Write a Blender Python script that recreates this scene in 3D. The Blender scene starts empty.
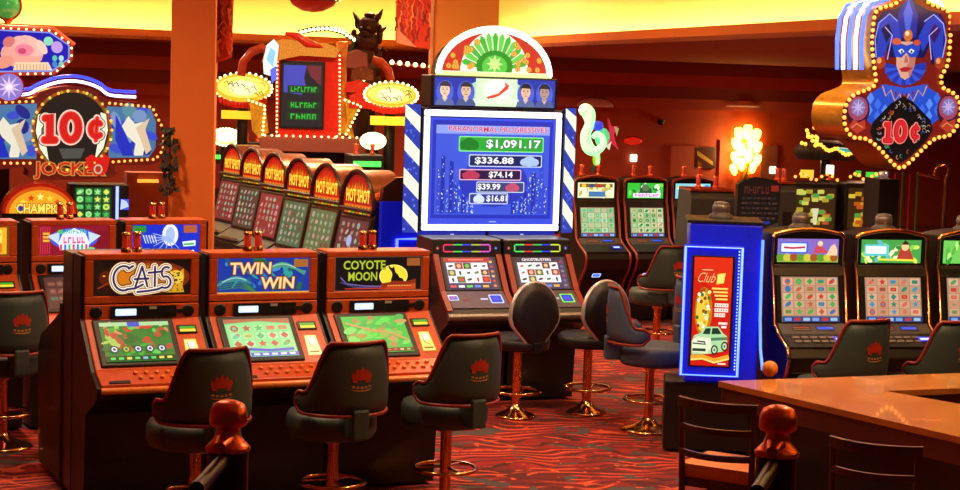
import bpy, math, random
from mathutils import Vector, Matrix, Euler

# ------------------------------------------------------------------ helpers
R = math.radians
sin, cos, pi = math.sin, math.cos, math.pi
S = bpy.context.scene
C = S.collection
rnd = random.Random(7)


def lin(h):
    if not isinstance(h, str):
        return tuple(h)
    h = h.lstrip('#')
    o = []
    for i in (0, 2, 4):
        c = int(h[i:i + 2], 16) / 255
        o.append(c / 12.92 if c <= .04045 else ((c + .055) / 1.055) ** 2.4)
    return tuple(o)


MATS = {}


def mat(name, col='#808080', rough=.5, metal=0., emis=None, strength=1., var=.10, scale=18., bump=0., coat=0., sampling=None):
    """A Principled material whose colour and roughness are broken up by procedural noise."""
    if name in MATS:
        return MATS[name]
    m = bpy.data.materials.new(name)
    m.use_nodes = True
    nt = m.node_tree
    b = nt.nodes['Principled BSDF']
    c = lin(col)
    tc = nt.nodes.new('ShaderNodeTexCoord')
    nz = nt.nodes.new('ShaderNodeTexNoise')
    nz.inputs['Scale'].default_value = scale
    nz.inputs['Detail'].default_value = 4
    nt.links.new(tc.outputs['Object'], nz.inputs['Vector'])
    rp = nt.nodes.new('ShaderNodeValToRGB')
    rp.color_ramp.elements[0].position = .3
    rp.color_ramp.elements[1].position = .7
    rp.color_ramp.elements[0].color = tuple(max(0, x * (1 - var)) for x in c) + (1,)
    rp.color_ramp.elements[1].color = tuple(min(1, x * (1 + var)) for x in c) + (1,)
    nt.links.new(nz.outputs['Fac'], rp.inputs['Fac'])
    nt.links.new(rp.outputs['Color'], b.inputs['Base Color'])
    mr = nt.nodes.new('ShaderNodeMapRange')
    mr.inputs['To Min'].default_value = max(.02, rough - .06)
    mr.inputs['To Max'].default_value = min(1, rough + .06)
    nt.links.new(nz.outputs['Fac'], mr.inputs['Value'])
    nt.links.new(mr.outputs['Result'], b.inputs['Roughness'])
    b.inputs['Metallic'].default_value = metal
    b.inputs['Coat Weight'].default_value = coat
    if bump:
        bp = nt.nodes.new('ShaderNodeBump')
        bp.inputs['Strength'].default_value = bump
        bp.inputs['Distance'].default_value = .01
        nt.links.new(nz.outputs['Fac'], bp.inputs['Height'])
        nt.links.new(bp.outputs['Normal'], b.inputs['Normal'])
    if emis is not None:
        b.inputs['Emission Color'].default_value = lin(emis) + (1,)
        b.inputs['Emission Strength'].default_value = strength
        if sampling:
            m.cycles.emission_sampling = sampling
    MATS[name] = m
    return m


def art_mat(strength, gloss=.3):
    """Printed or displayed artwork: colours come from the mesh's own print; lit from behind when strength > 0."""
    key = 'artwork_%d_%d' % (round(strength * 100), round(gloss * 100))
    if key in MATS:
        return MATS[key]
    m = bpy.data.materials.new(key)
    m.use_nodes = True
    nt = m.node_tree
    b = nt.nodes['Principled BSDF']
    at = nt.nodes.new('ShaderNodeAttribute')
    at.attribute_name = 'Col'
    b.inputs['Roughness'].default_value = gloss
    if strength > 0:
        mx = nt.nodes.new('ShaderNodeMix')
        mx.data_type = 'RGBA'
        mx.inputs['Factor'].default_value = .85
        nt.links.new(at.outputs['Color'], mx.inputs['A'])
        mx.inputs['B'].default_value = (0.01, .01, .01, 1)
        nt.links.new(mx.outputs['Result'], b.inputs['Base Color'])
        nt.links.new(at.outputs['Color'], b.inputs['Emission Color'])
        b.inputs['Emission Strength'].default_value = strength
        m.cycles.emission_sampling = 'NONE'
    else:
        nt.links.new(at.outputs['Color'], b.inputs['Base Color'])
    MATS[key] = m
    return m


def link(o, parent=None):
    C.objects.link(o)
    if parent is not None:
        o.parent = parent
    return o


def tag(o, label, cat, group=None, kind=None):
    o['label'] = label
    if cat:
        o['category'] = cat
    if group:
        o['group'] = group
    if kind:
        o['kind'] = kind
    return o


def empty(name, loc, yaw=0, label=None, cat=None, group=None):
    o = bpy.data.objects.new(name, None)
    o.empty_display_size = .1
    o.location = loc
    o.rotation_euler = (0, 0, yaw)
    link(o)
    if label:
        tag(o, label, cat, group)
    return o


def kids(o):
    return [c for c in bpy.data.objects if c.parent == o]


def copy_tree(o, parent=None):
    ch = kids(o)
    c = o.copy()
    C.objects.link(c)
    c.parent = parent
    for k in ch:
        copy_tree(k, c)
    return c


def instance(o, loc, parent, rot=None, scale=None):
    c = o.copy()
    C.objects.link(c)
    c.parent = parent
    c.location = loc
    if rot is not None:
        c.rotation_euler = rot
    if scale is not None:
        c.scale = scale
    return c


class MB:
    """Collects shapes and builds them as one mesh object."""

    def __init__(s):
        s.v, s.f, s.m, s.sm, s.mats = [], [], [], [], []

    def mi(s, m):
        if m not in s.mats:
            s.mats.append(m)
        return s.mats.index(m)

    def add(s, vs, fs, m, smooth=False, M=None):
        b = len(s.v)
        i = s.mi(m)
        s.v += [tuple(M @ Vector(p)) if M is not None else tuple(p) for p in vs]
        for f in fs:
            s.f.append([b + k for k in f])
            s.m.append(i)
            s.sm.append(smooth)
        return s

    def box(s, x0, x1, y0, y1, z0, z1, m, M=None):
        vs = [(x, y, z) for x in (x0, x1) for y in (y0, y1) for z in (z0, z1)]
        fs = [(0, 1, 3, 2), (4, 6, 7, 5), (0, 4, 5, 1), (2, 3, 7, 6), (0, 2, 6, 4), (1, 5, 7, 3)]
        return s.add(vs, fs, m, False, M)

    def _prism(s, A, B, m, smooth=False, M=None):
        n = len(A)
        fs = [tuple(range(n))[::-1], tuple(range(n, 2 * n))]
        vs = list(A) + list(B)
        s.add(vs, fs, m, False, M)
        s.add(vs, [(i, (i + 1) % n, n + (i + 1) % n, n + i) for i in range(n)], m, smooth, M)
        return s

    def px(s, prof, x0, x1, m, smooth=False, M=None):          # profile (y, z) extruded along x
        return s._prism([(x0, y, z) for y, z in prof], [(x1, y, z) for y, z in prof], m, smooth, M)

    def py(s, prof, y0, y1, m, smooth=False, M=None):          # profile (x, z) extruded along y
        return s._prism([(x, y1, z) for x, z in prof], [(x, y0, z) for x, z in prof], m, smooth, M)

    def pz(s, prof, z0, z1, m, smooth=False, M=None):          # profile (x, y) extruded along z
        return s._prism([(x, y, z0) for x, y in prof], [(x, y, z1) for x, y in prof], m, smooth, M)

    def lathe(s, prof, m, seg=20, c=(0, 0, 0), smooth=True, M=None, sx=1, sy=1):
        vs, fs = [], []
        for r, z in prof:
            for k in range(seg):
                a = 2 * pi * k / seg
                vs.append((c[0] + r * cos(a) * sx, c[1] + r * sin(a) * sy, c[2] + z))
        n = len(prof)
        for i in range(n - 1):
            for k in range(seg):
                k2 = (k + 1) % seg
                fs.append((i * seg + k, i * seg + k2, (i + 1) * seg + k2, (i + 1) * seg + k))
        s.add(vs, fs, m, smooth, M)
        s.add(vs, [tuple(range(seg))[::-1], tuple(range((n - 1) * seg, n * seg))], m, False, M)
        return s

    def tube(s, path, r, m, seg=8, closed=False, M=None):
        P = [Vector(p) for p in path]
        n = len(P)
        vs, fs = [], []
        up = Vector((0, 0, 1))
        prev = None
        for i, p in enumerate(P):
            if closed:
                t = (P[(i + 1) % n] - P[i - 1]).normalized()
            else:
                t = (P[min(i + 1, n - 1)] - P[max(i - 1, 0)]).normalized()
            if prev is None:
                a = t.cross(up)
                if a.length < 1e-3:
                    a = t.cross(Vector((0, 1, 0)))
                a.normalize()
            else:
                a = prev - t * prev.dot(t)
                a.normalize()
            prev = a
            b = t.cross(a)
            rr = r[i] if isinstance(r, (list, tuple)) else r
            for k in range(seg):
                q = 2 * pi * k / seg
                vs.append(p + (a * cos(q) + b * sin(q)) * rr)
        for i in range(n if closed else n - 1):
            j = (i + 1) % n
            for k in range(seg):
                k2 = (k + 1) % seg
                fs.append((i * seg + k, i * seg + k2, j * seg + k2, j * seg + k))
        s.add(vs, fs, m, True, M)
        if not closed:
            s.add(vs, [tuple(range(seg))[::-1], tuple(range((n - 1) * seg, n * seg))], m, False, M)
        return s

    def ball(s, c, r, m, sc=(1, 1, 1), seg=14, rings=8, M=None):
        prof = [(max(1e-4, r * sin(pi * i / rings)), -r * cos(pi * i / rings)) for i in range(rings + 1)]
        vs, fs = [], []
        for q, z in prof:
            for k in range(seg):
                a = 2 * pi * k / seg
                vs.append((c[0] + q * cos(a) * sc[0], c[1] + q * sin(a) * sc[1], c[2] + z * sc[2]))
        for i in range(rings):
            for k in range(seg):
                k2 = (k + 1) % seg
                fs.append((i * seg + k, i * seg + k2, (i + 1) * seg + k2, (i + 1) * seg + k))
        return s.add(vs, fs, m, True, M)

    def build(s, name, parent=None, loc=(0, 0, 0), rot=(0, 0, 0), bevel=0, sub=0):
        me = bpy.data.meshes.new(name)
        me.from_pydata(s.v, [], s.f)
        for m in s.mats:
            me.materials.append(m)
        me.polygons.foreach_set('material_index', s.m)
        me.polygons.foreach_set('use_smooth', s.sm)
        me.update()
        o = bpy.data.objects.new(name, me)
        link(o, parent)
        o.location = loc
        o.rotation_euler = rot
        if bevel:
            b = o.modifiers.new('Bevel', 'BEVEL')
            b.width = bevel
            b.segments = 2
            b.limit_method = 'ANGLE'
            b.angle_limit = R(40)
            b.harden_normals = False
        if sub:
            d = o.modifiers.new('Subdivision', 'SUBSURF')
            d.levels = d.render_levels = sub
        return o


# ------------------------------------------------------------------ flat artwork and lettering
_TXT = {}


def text_poly(t, off):
    k = (t, round(off, 3))
    if k not in _TXT:
        cu = bpy.data.curves.new('lettering', 'FONT')
        cu.body = t
        cu.resolution_u = 2
        cu.offset = off
        cu.fill_mode = 'FRONT'
        o = bpy.data.objects.new('lettering', cu)
        C.objects.link(o)
        dg = bpy.context.evaluated_depsgraph_get()
        dg.update()
        me = o.evaluated_get(dg).to_mesh()
        vs = [(v.co.x, v.co.y) for v in me.vertices]
        fs = [tuple(p.vertices) for p in me.polygons]
        o.evaluated_get(dg).to_mesh_clear()
        bpy.data.objects.remove(o)
        bpy.data.curves.remove(cu)
        _TXT[k] = (vs, fs)
    return _TXT[k]


def curve_pts(pts, n=5, closed=False):
    """Smooth curve through the points."""
    q = [Vector(p) for p in pts]
    out = []
    m = len(q)
    for i in range(m - (0 if closed else 1)):
        g = lambda k: q[k % m] if closed else q[min(max(k, 0), m - 1)]
        p0, p1, p2, p3 = g(i - 1), g(i), g(i + 1), g(i + 2)
        for j in range(n):
            t = j / n
            out.append(.5 * (2 * p1 + (p2 - p0) * t + (2 * p0 - 5 * p1 + 4 * p2 - p3) * t * t + (3 * p1 - p0 - 3 * p2 + p3) * t ** 3))
    if not closed:
        out.append(q[-1])
    return [tuple(p) for p in out]


class Art:
    STEP = .00012

    def __init__(s):
        s.v, s.f, s.c, s.n = [], [], [], 0

    def add(s, pts, faces, col):
        b = len(s.v)
        s.n += 1
        z = s.n * s.STEP
        s.v += [(x, y, z) for x, y in pts]
        c = lin(col)
        for f in faces:
            a = 0
            q = [pts[i] for i in f]
            for i in range(len(q)):
                a += q[i - 1][0] * q[i][1] - q[i][0] * q[i - 1][1]
            f = list(f) if a > 0 else list(f)[::-1]
            s.f.append([b + k for k in f])
            s.c.append(c)
        return s

    def poly(s, pts, col):
        return s.add(list(pts), [tuple(range(len(pts)))], col)

    def rect(s, x0, y0, x1, y1, col):
        return s.poly([(x0, y0), (x1, y0), (x1, y1), (x0, y1)], col)

    def rrect(s, x0, y0, x1, y1, r, col):
        p = []
        for cx, cy, a0 in ((x1 - r, y0 + r, -90), (x1 - r, y1 - r, 0), (x0 + r, y1 - r, 90), (x0 + r, y0 + r, 180)):
            for k in range(4):
                a = R(a0 + 30 * k)
                p.append((cx + r * cos(a), cy + r * sin(a)))
        return s.poly(p, col)

    def frame(s, x0, y0, x1, y1, t, col):
        s.rect(x0, y0, x1, y0 + t, col)
        s.rect(x0, y1 - t, x1, y1, col)
        s.rect(x0, y0 + t, x0 + t, y1 - t, col)
        return s.rect(x1 - t, y0 + t, x1, y1 - t, col)

    def ell(s, cx, cy, rx, ry, col, n=18, rot=0, a0=0, a1=360):
        p = []
        full = a1 - a0 >= 360
        for k in range(n if full else n + 1):
            a = R(a0 + (a1 - a0) * k / n)
            x, y = rx * cos(a), ry * sin(a)
            p.append((cx + x * cos(rot) - y * sin(rot), cy + x * sin(rot) + y * cos(rot)))
        return s.poly(p, col)

    def star(s, cx, cy, r, col, k=5, q=.45, rot=0):
        return s.poly([(cx + (r if i % 2 == 0 else r * q) * cos(pi / 2 + rot + pi * i / k),
                        cy + (r if i % 2 == 0 else r * q) * sin(pi / 2 + rot + pi * i / k)) for i in range(2 * k)], col)

    def line(s, pts, w, col):
        L, Rr = [], []
        n = len(pts)
        for i in range(n):
            ax, ay = pts[max(i - 1, 0)]
            bx, by = pts[min(i + 1, n - 1)]
            d = math.hypot(bx - ax, by - ay) or 1
            ww = w[i] if isinstance(w, (list, tuple)) else w
            nx, ny = -(by - ay) / d * ww / 2, (bx - ax) / d * ww / 2
            L.append((pts[i][0] + nx, pts[i][1] + ny))
            Rr.append((pts[i][0] - nx, pts[i][1] - ny))
        return s.add(L + Rr, [(i, i + 1, n + i + 1, n + i) for i in range(n - 1)], col)

    def text(s, t, cx, cy, w, h, col, outlines=(), bold=0., shear=0., arc=0.):
        """Lettering fitted to a w x h box about (cx, cy); outlines = [(offset, colour), ...] drawn outermost first."""
        vs, _ = text_poly(t, bold)
        x0, x1 = min(v[0] for v in vs), max(v[0] for v in vs)
        y0, y1 = min(v[1] for v in vs), max(v[1] for v in vs)
        kx, ky = w / (x1 - x0), h / (y1 - y0)

        def put(off, c):
            v2, f2 = text_poly(t, off)
            out = []
            for x, y in v2:
                X = (x - (x0 + x1) / 2) * kx
                Y = (y - (y0 + y1) / 2) * ky
                out.append((cx + X + shear * Y, cy + Y + arc * X * X))
            s.add(out, f2, c)
        for off, c in outlines:
            put(bold + off, c)
        put(bold, col)
        return s

    def scribble(s, cx, cy, w, h, n, col, seed=1):
        """A row of unreadable letter-like blocks."""
        r = random.Random(seed)
        for k in range(n):
            x = cx - w / 2 + w * (k + .5) / n
            d = w / n * .38
            s.rect(x - d, cy - h / 2, x - d * .3, cy + h / 2, col)
            y = cy + h * r.choice((-.35, 0, .35))
            s.rect(x - d * .3, y - h * .14, x + d, y + h * .14, col)
            if r.random() > .4:
                s.rect(x + d * .45, cy - h / 2, x + d, cy + h * r.choice((.1, .5)), col)
        return s

    def ten_cents(s, cx, cy, w, h, layers):
        """A plump 10 cent price drawn as strokes; layers = [(extra width, colour), ...] widest first."""
        def el(x, y, rx, ry, d0, d1, n):
            return [(x + rx * cos(R(d0 + (d1 - d0) * k / n)), y + ry * sin(R(d0 + (d1 - d0) * k / n))) for k in range(n + 1)]
        t = h * .20
        x1, x0, xc = cx - w * .40, cx - w * .06, cx + w * .36
        st = [[(x1 - w * .07, cy + h * .26), (x1, cy + h * .38), (x1, cy - h * .38)], [(x1 - w * .08, cy - h * .39), (x1 + w * .08, cy - h * .39)],
              el(x0, cy, w * .125, h * .37, 0, 360, 24), el(xc, cy - h * .04, w * .095, h * .22, 50, 310, 14), [(xc + w * .01, cy + h * .30), (xc - w * .01, cy - h * .38)]]
        for ex, c in layers:
            for i, q in enumerate(st):
                wd = (t if i < 3 else t * .72 if i == 3 else t * .4) + ex
                s.line(q, wd, c)
                for p in q[::2] + q[-1:]:
                    s.ell(p[0], p[1], wd / 2, wd / 2, c, 10)
        return s

    def build(s, name, parent=None, loc=(0, 0, 0), tilt=0, rot=None, strength=1., gloss=.3):
        me = bpy.data.meshes.new(name)
        me.from_pydata(s.v, [], s.f)
        me.materials.append(art_mat(strength, gloss))
        at = me.color_attributes.new('Col', 'FLOAT_COLOR', 'CORNER')
        flat = []
        for f, c in zip(s.f, s.c):
            flat += [c[0], c[1], c[2], 1.] * len(f)
        at.data.foreach_set('color', flat)
        me.update()
        o = bpy.data.objects.new(name, me)
        link(o, parent)
        o.location = loc
        o.rotation_euler = rot if rot is not None else (pi / 2 - tilt, 0, 0)
        return o


# ------------------------------------------------------------------ camera
CAM_H, F_PX, ROLL = 2.5, 1800., R(1.8)
PITCH, PPY = math.atan(160 / 1800), 245
cd = bpy.data.cameras.new('camera')
cam = bpy.data.objects.new('camera', cd)
C.objects.link(cam)
cd.sensor_width = 36
cd.lens = 36 * F_PX / 960
cd.clip_end = 200
cam.location = (0, 0, CAM_H)
cam.rotation_euler = (Matrix.Rotation(pi / 2 - PITCH, 4, 'X') @ Matrix.Rotation(ROLL, 4, 'Z')).to_euler()
S.camera = cam
_MW = (Matrix.Rotation(pi / 2 - PITCH, 4, 'X') @ Matrix.Rotation(ROLL, 4, 'Z')).to_3x3()


def P(px, py, Y):
    """World point on the plane y = Y seen at that pixel."""
    d = _MW @ Vector(((px - 480) / F_PX, -(py - PPY) / F_PX, -1))
    k = Y / d.y
    return Vector((d.x * k, Y, CAM_H + d.z * k))


TH = R(24)                                     # the rows of machines run along this bearing
U = Vector((cos(TH), sin(TH), 0))
V = Vector((sin(TH), -cos(TH), 0))             # the way the machines face


def panel(a, b):
    """Centre, tilt and length of a sloping front panel from (y, z) bottom a to top b."""
    dy, dz = b[0] - a[0], b[1] - a[1]
    return ((a[0] + b[0]) / 2, (a[1] + b[1]) / 2), math.atan2(dy, dz), math.hypot(dy, dz)


# ------------------------------------------------------------------ shared materials
M_ORANGE = mat('orange_laminate', '#c8501c', .35, coat=.3)
M_ORLITE = mat('orange_edge', '#e8823a', .3, coat=.3)
M_BLACK = mat('black_cabinet', '#0f0c0a', .45)
M_DARK = mat('dark_cabinet', '#181412', .4, coat=.2)
M_GREY = mat('grey_plastic', '#4a423e', .45)
M_LGREY = mat('light_grey_metal', '#8a7f78', .35, .6)
M_CHROME = mat('chrome', '#e6d8cc', .12, 1., var=.03)
M_GOLDCH = mat('warm_chrome', '#e0a468', .16, 1., var=.05)
M_GOLD = mat('gold_sheet', '#e0a030', .3, .75, var=.12, scale=8)
M_BRASS = mat('red_brass', '#e0603a', .3, .9, var=.08)
M_VINYL = mat('charcoal_vinyl', '#35443f', .5, var=.06, bump=.05, scale=60)
M_VINYLB = mat('slate_blue_vinyl', '#46586e', .5, var=.06, bump=.05, scale=60)
M_PIPING = mat('red_piping', '#8c2c14', .4)
M_RED = mat('red_enamel', '#b81e10', .35, coat=.4)
M_WOODD = mat('dark_wood', '#2a170d', .5, var=.25, scale=9)
M_BULB = mat('warm_bulb', '#fff0c0', .3, emis='#ffd890', strength=3.2, sampling='NONE')
M_BULBR = mat('amber_bulb', '#ffb060', .3, emis='#ff9038', strength=2.6, sampling='NONE')
M_BULBG = mat('greenish_bulb', '#e8ffd0', .3, emis='#e0ffb8', strength=2.6, sampling='NONE')
M_NEONB = mat('blue_neon', '#3050ff', .3, emis='#2038ff', strength=5.)
M_NEONW = mat('white_blue_neon', '#d0e0ff', .3, emis='#c0d4ff', strength=2.6)
M_LAMPR = mat('red_lamp_glass', '#b03020', .2, emis='#a02010', strength=.35, coat=.5)
M_LAMPW = mat('white_lamp', '#ffffff', .3, emis='#fff4d8', strength=1.6, sampling='NONE')

_BULB = {}


def bulb_mesh(m, r):
    k = (m.name, round(r, 4))
    if k not in _BULB:
        b = MB()
        b.ball((0, 0, 0), r, m, seg=8, rings=5)
        me = bpy.data.meshes.new('bulb')
        me.from_pydata(b.v, [], b.f)
        me.materials.append(m)
        me.polygons.foreach_set('use_smooth', b.sm)
        _BULB[k] = me
    return _BULB[k]


def bulbs(parent, pts, m, r=.018):
    for p in pts:
        o = bpy.data.objects.new('bulb', bulb_mesh(m, r))
        link(o, parent)
        o.location = p


def along(pts, n, closed=True):
    """n points evenly spaced along a polyline."""
    q = [Vector(p) for p in pts]
    if closed:
        q.append(q[0])
    L = [0]
    for i in range(1, len(q)):
        L.append(L[-1] + (q[i] - q[i - 1]).length)
    out = []
    for k in range(n):
        t = L[-1] * k / (n if closed else max(1, n - 1))
        for i in range(1, len(q)):
            if t <= L[i] + 1e-9:
                f = (t - L[i - 1]) / max(1e-9, L[i] - L[i - 1])
                out.append(q[i - 1].lerp(q[i], f))
                break
    return out


def reels(a, x0, y0, x1, y1, nc, nr, bgs, pal, seed, gap=.08):
    """A grid of small game symbols."""
    r = random.Random(seed)
    w, h = (x1 - x0) / nc, (y1 - y0) / nr
    for i in range(nc):
        for j in range(nr):
            cx, cy = x0 + w * (i + .5), y0 + h * (j + .5)
            bg = r.choice(bgs)
            if bg:
                a.rect(cx - w * (.5 - gap), cy - h * (.5 - gap), cx + w * (.5 - gap), cy + h * (.5 - gap), bg)
            k = r.randrange(5)
            c, q = r.choice(pal), min(w, h) * .42
            if k == 0:
                a.ell(cx, cy, q, q, c, 12)
                a.ell(cx, cy, q * .5, q * .5, r.choice(pal), 10)
            elif k == 1:
                a.star(cx, cy, q * 1.15, c)
            elif k == 2:
                a.poly([(cx - q, cy), (cx, cy - q), (cx + q, cy), (cx, cy + q)], c)
            elif k == 3:
                a.ell(cx, cy, q * 1.2, q * .6, c, 12, rot=.6)
                a.ell(cx + q * .5, cy + q * .6, q * .35, q * .35, r.choice(pal), 8)
            else:
                a.rrect(cx - q, cy - q * .6, cx + q, cy + q * .6, q * .25, c)
                a.rect(cx - q * .5, cy - q * .2, cx + q * .5, cy + q * .2, r.choice(pal))
    return a

# ------------------------------------------------------------------ the room
def carpet():
    m = bpy.data.materials.new('swirl_carpet')
    m.use_nodes = True
    nt = m.node_tree
    N, K = nt.nodes.new, nt.links.new
    b = nt.nodes['Principled BSDF']
    b.inputs['Roughness'].default_value = .95
    tc = N('ShaderNodeTexCoord')
    mp = N('ShaderNodeMapping')
    mp.inputs['Rotation'].default_value = (0, 0, R(-8))
    mp.inputs['Scale'].default_value = (1.0, 1.1, 1)
    K(tc.outputs['Object'], mp.inputs['Vector'])

    def noise(scale, dist, detail=2):
        n = N('ShaderNodeTexNoise')
        n.inputs['Scale'].default_value = scale
        n.inputs['Distortion'].default_value = dist
        n.inputs['Detail'].default_value = detail
        K(mp.outputs['Vector'], n.inputs['Vector'])
        return n

    def ramp(src, stops):
        r = N('ShaderNodeValToRGB')
        e = r.color_ramp.elements
        e[0].position, e[0].color = stops[0][0], stops[0][1]
        e[1].position, e[1].color = stops[1][0], stops[1][1]
        for p, c in stops[2:]:
            x = e.new(p)
            x.color = c
        K(src, r.inputs['Fac'])
        return r

    def g(v):
        return (v, v, v, 1)

    def mix(fac, a, bcol):
        x = N('ShaderNodeMix')
        x.data_type = 'RGBA'
        K(fac, x.inputs['Factor'])
        if isinstance(a, tuple):
            x.inputs['A'].default_value = a
        else:
            K(a, x.inputs['A'])
        x.inputs['B'].default_value = bcol
        return x.outputs['Result']
    # broad red drifts
    n1 = noise(1.6, 1.0)
    base = ramp(n1.outputs['Fac'], [(.35, lin('#4c0a0a') + (1,)), (.5, lin('#7c100e') + (1,)), (.65, lin('#961610') + (1,))]).outputs['Color']
    # fine wave lines
    w = N('ShaderNodeTexWave')
    w.wave_type = 'BANDS'
    w.bands_direction = 'Y'
    w.inputs['Scale'].default_value = 2.2
    w.inputs['Distortion'].default_value = 14
    w.inputs['Detail'].default_value = 1.2
    w.inputs['Detail Scale'].default_value = .9
    K(mp.outputs['Vector'], w.inputs['Vector'])
    n2 = noise(2.0, .6)
    mask = ramp(n2.outputs['Fac'], [(.46, g(0)), (.52, g(1))])
    lines = ramp(w.outputs['Fac'], [(.88, g(0)), (.93, g(1))])
    mm = N('ShaderNodeMath')
    mm.operation = 'MULTIPLY'
    K(mask.outputs['Color'], mm.inputs[0])
    K(lines.outputs['Color'], mm.inputs[1])
    c1 = mix(mm.outputs['Value'], base, lin('#d0502a') + (1,))
    dl = ramp(w.outputs['Fac'], [(.10, g(1)), (.2, g(0))])
    c2 = mix(dl.outputs['Color'], c1, lin('#480c0c') + (1,))
    # speckled dots
    v = N('ShaderNodeTexVoronoi')
    v.inputs['Scale'].default_value = 17
    K(mp.outputs['Vector'], v.inputs['Vector'])
    dots = ramp(v.outputs['Distance'], [(.22, g(1)), (.3, g(0))])
    n3 = noise(1.3, .4)
    dm = ramp(n3.outputs['Fac'], [(.54, g(0)), (.6, g(1))])
    m2 = N('ShaderNodeMath')
    m2.operation = 'MULTIPLY'
    K(dots.outputs['Color'], m2.inputs[0])
    K(dm.outputs['Color'], m2.inputs[1])
    c3 = mix(m2.outputs['Value'], c2, lin('#3a2622') + (1,))
    # grey leaf-shaped patches
    n4 = noise(3.3, .8, 1)
    bl = ramp(n4.outputs['Fac'], [(.615, g(0)), (.63, g(1))])
    c4 = mix(bl.outputs['Color'], c3, lin('#484040') + (1,))
    n5 = noise(3.6, 2.2, 1)
    fl_ = ramp(n5.outputs['Fac'], [(.67, g(0)), (.685, g(1))])
    c5 = mix(fl_.outputs['Color'], c4, lin('#c44a26') + (1,))
    K(c5, b.inputs['Base Color'])
    bp = N('ShaderNodeBump')
    bp.inputs['Strength'].default_value = .3
    nf = noise(300, 0)
    K(nf.outputs['Fac'], bp.inputs['Height'])
    K(bp.outputs['Normal'], b.inputs['Normal'])
    return m


M_WALL = mat('red_wall_paint', '#b84a2c', .8, var=.06, scale=2)
M_WALLP = mat('pinkish_red_paint', '#c45c44', .8, var=.05, scale=3)
M_BAND = mat('brown_red_paint', '#8c4a3c', .8, var=.05, scale=3)
M_CEIL = mat('low_ceiling_paint', '#a04c38', .85, var=.05, scale=2)
M_FASCIA = mat('orange_fascia_paint', '#e07830', .7, var=.05, scale=3)
M_TRAY = mat('cream_yellow_cove_paint', '#fff0b8', .9, var=.03, scale=1.5)
M_COL = mat('orange_column_paint', '#e07428', .7, var=.05, scale=2)
M_COLB = mat('ochre_column_paint', '#d08838', .7, var=.05, scale=2)


def struct(mb, name, label, **k):
    o = mb.build(name, **k)
    o['kind'] = 'structure'
    o['label'] = label
    return o


def quad(a, b, z0, z1, m, thick=.1, side=1):
    """Vertical wall slab between two floor points."""
    a, b = Vector(a), Vector(b)
    d = (b - a).normalized()
    n = Vector((-d.y, d.x)) * thick * side
    mb = MB()
    mb.pz([a, b, b + n, a + n] if side > 0 else [a + n, b + n, b, a], z0, z1, m)
    return mb


WA = R(21)
U2, V2 = Vector((cos(WA), sin(WA))), Vector((sin(WA), -cos(WA)))
B0 = Vector((4.93, 34.0))                       # the wall lamp's foot on the back wall
BL, BR = B0 - U2 * 22, B0 + U2 * 9
FRL = BR + V2 * 36
FLL = BL + V2 * 28
fl = MB()
fl.pz([FLL, FRL, BR, BL], -.1, 0, carpet())
struct(fl, 'floor', 'red swirl-patterned casino carpet with grey leaf shapes')
struct(quad(BL, BR, 0, 4.9, M_WALL, .15, 1), 'wall_back', 'red painted back wall behind the slot machines')
struct(quad(FLL, BL, 0, 4.9, M_WALL, .15, 1), 'wall_left', 'red painted left wall of the casino hall')
struct(quad(BR, FRL, 0, 4.9, M_WALL, .15, 1), 'wall_right', 'red painted right wall of the casino hall')

# the bulkhead above the back wall: stepped plaster bands
for i, (z0, z1, t, m) in enumerate(((2.16, 2.36, .12, M_WALLP), (2.36, 2.58, .24, M_BAND), (2.58, 2.80, .36, M_WALLP), (2.80, 3.05, .48, M_BAND))):
    q = quad(BL + U2 * .02 - V2 * .0, BR - U2 * .02, z0, z1, m, t, -1)
    struct(q, 'trim_%d' % (i + 1), ['lowest pale red plaster band over the back wall', 'second plaster band over the back wall, brown-red',
                                    'third plaster band over the back wall, pale red', 'topmost brown-red plaster band under the low ceiling'][i])

# the raised tray with its lit cove; the low ceiling runs round it
KC = Vector((-.77, 29.5))                       # far corner of the tray opening
KL = KC - Vector((cos(R(26)), sin(R(26)))) * 13.5
KR = KC + Vector((.273, -.962)) * 26
ZL, ZT = 3.03, 4.8


def ring_poly(a, b, c, d):
    return [a, b, c, d]


ce = MB()
# left part of the low ceiling: between the left lip and the back wall; right part: between the right lip and the right wall
ce.pz([KL, KC, Vector((KC.x, KC.y)) + Vector((-.31, .95)) * 1.4, BL + Vector((0, 0))], ZL, ZL + .05, M_CEIL)
ce.pz([KC, KR, FRL, BR, KC + Vector((-.31, .95)) * 1.4], ZL, ZL + .05, M_CEIL)
struct(ce, 'ceiling', 'low dark red ceiling beyond the lit tray')
lipL = quad(KL, KC, ZL, 3.18, M_FASCIA, .06, 1)
struct(lipL, 'trim_5', 'orange lip of the lit ceiling tray, left run')
lipR = quad(KC, KR, ZL, 3.18, M_FASCIA, .06, 1)
struct(lipR, 'trim_6', 'orange lip of the lit ceiling tray, right run')
nL = Vector((-sin(R(26)), cos(R(26)))) * .6
nR = Vector((.962, .273)) * .6
KC2 = KC + nL + nR * .8
struct(quad(KL + nL, KC2, ZL + .05, ZT, M_TRAY, .1, 1), 'ceiling_tray_left', 'cove-lit cream yellow face of the ceiling tray, left run')
struct(quad(KC2, KR + nR, ZL + .05, ZT, M_TRAY, .1, 1), 'ceiling_tray_right', 'cove-lit cream yellow face of the ceiling tray, right run')
tc_ = MB()
tc_.pz([KL + nL - Vector((.0, 0)), FLL, FRL, KR + nR, KC2], ZT, ZT + .1, M_TRAY)
struct(tc_, 'ceiling_tray', 'high cream ceiling of the raised tray')
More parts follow.
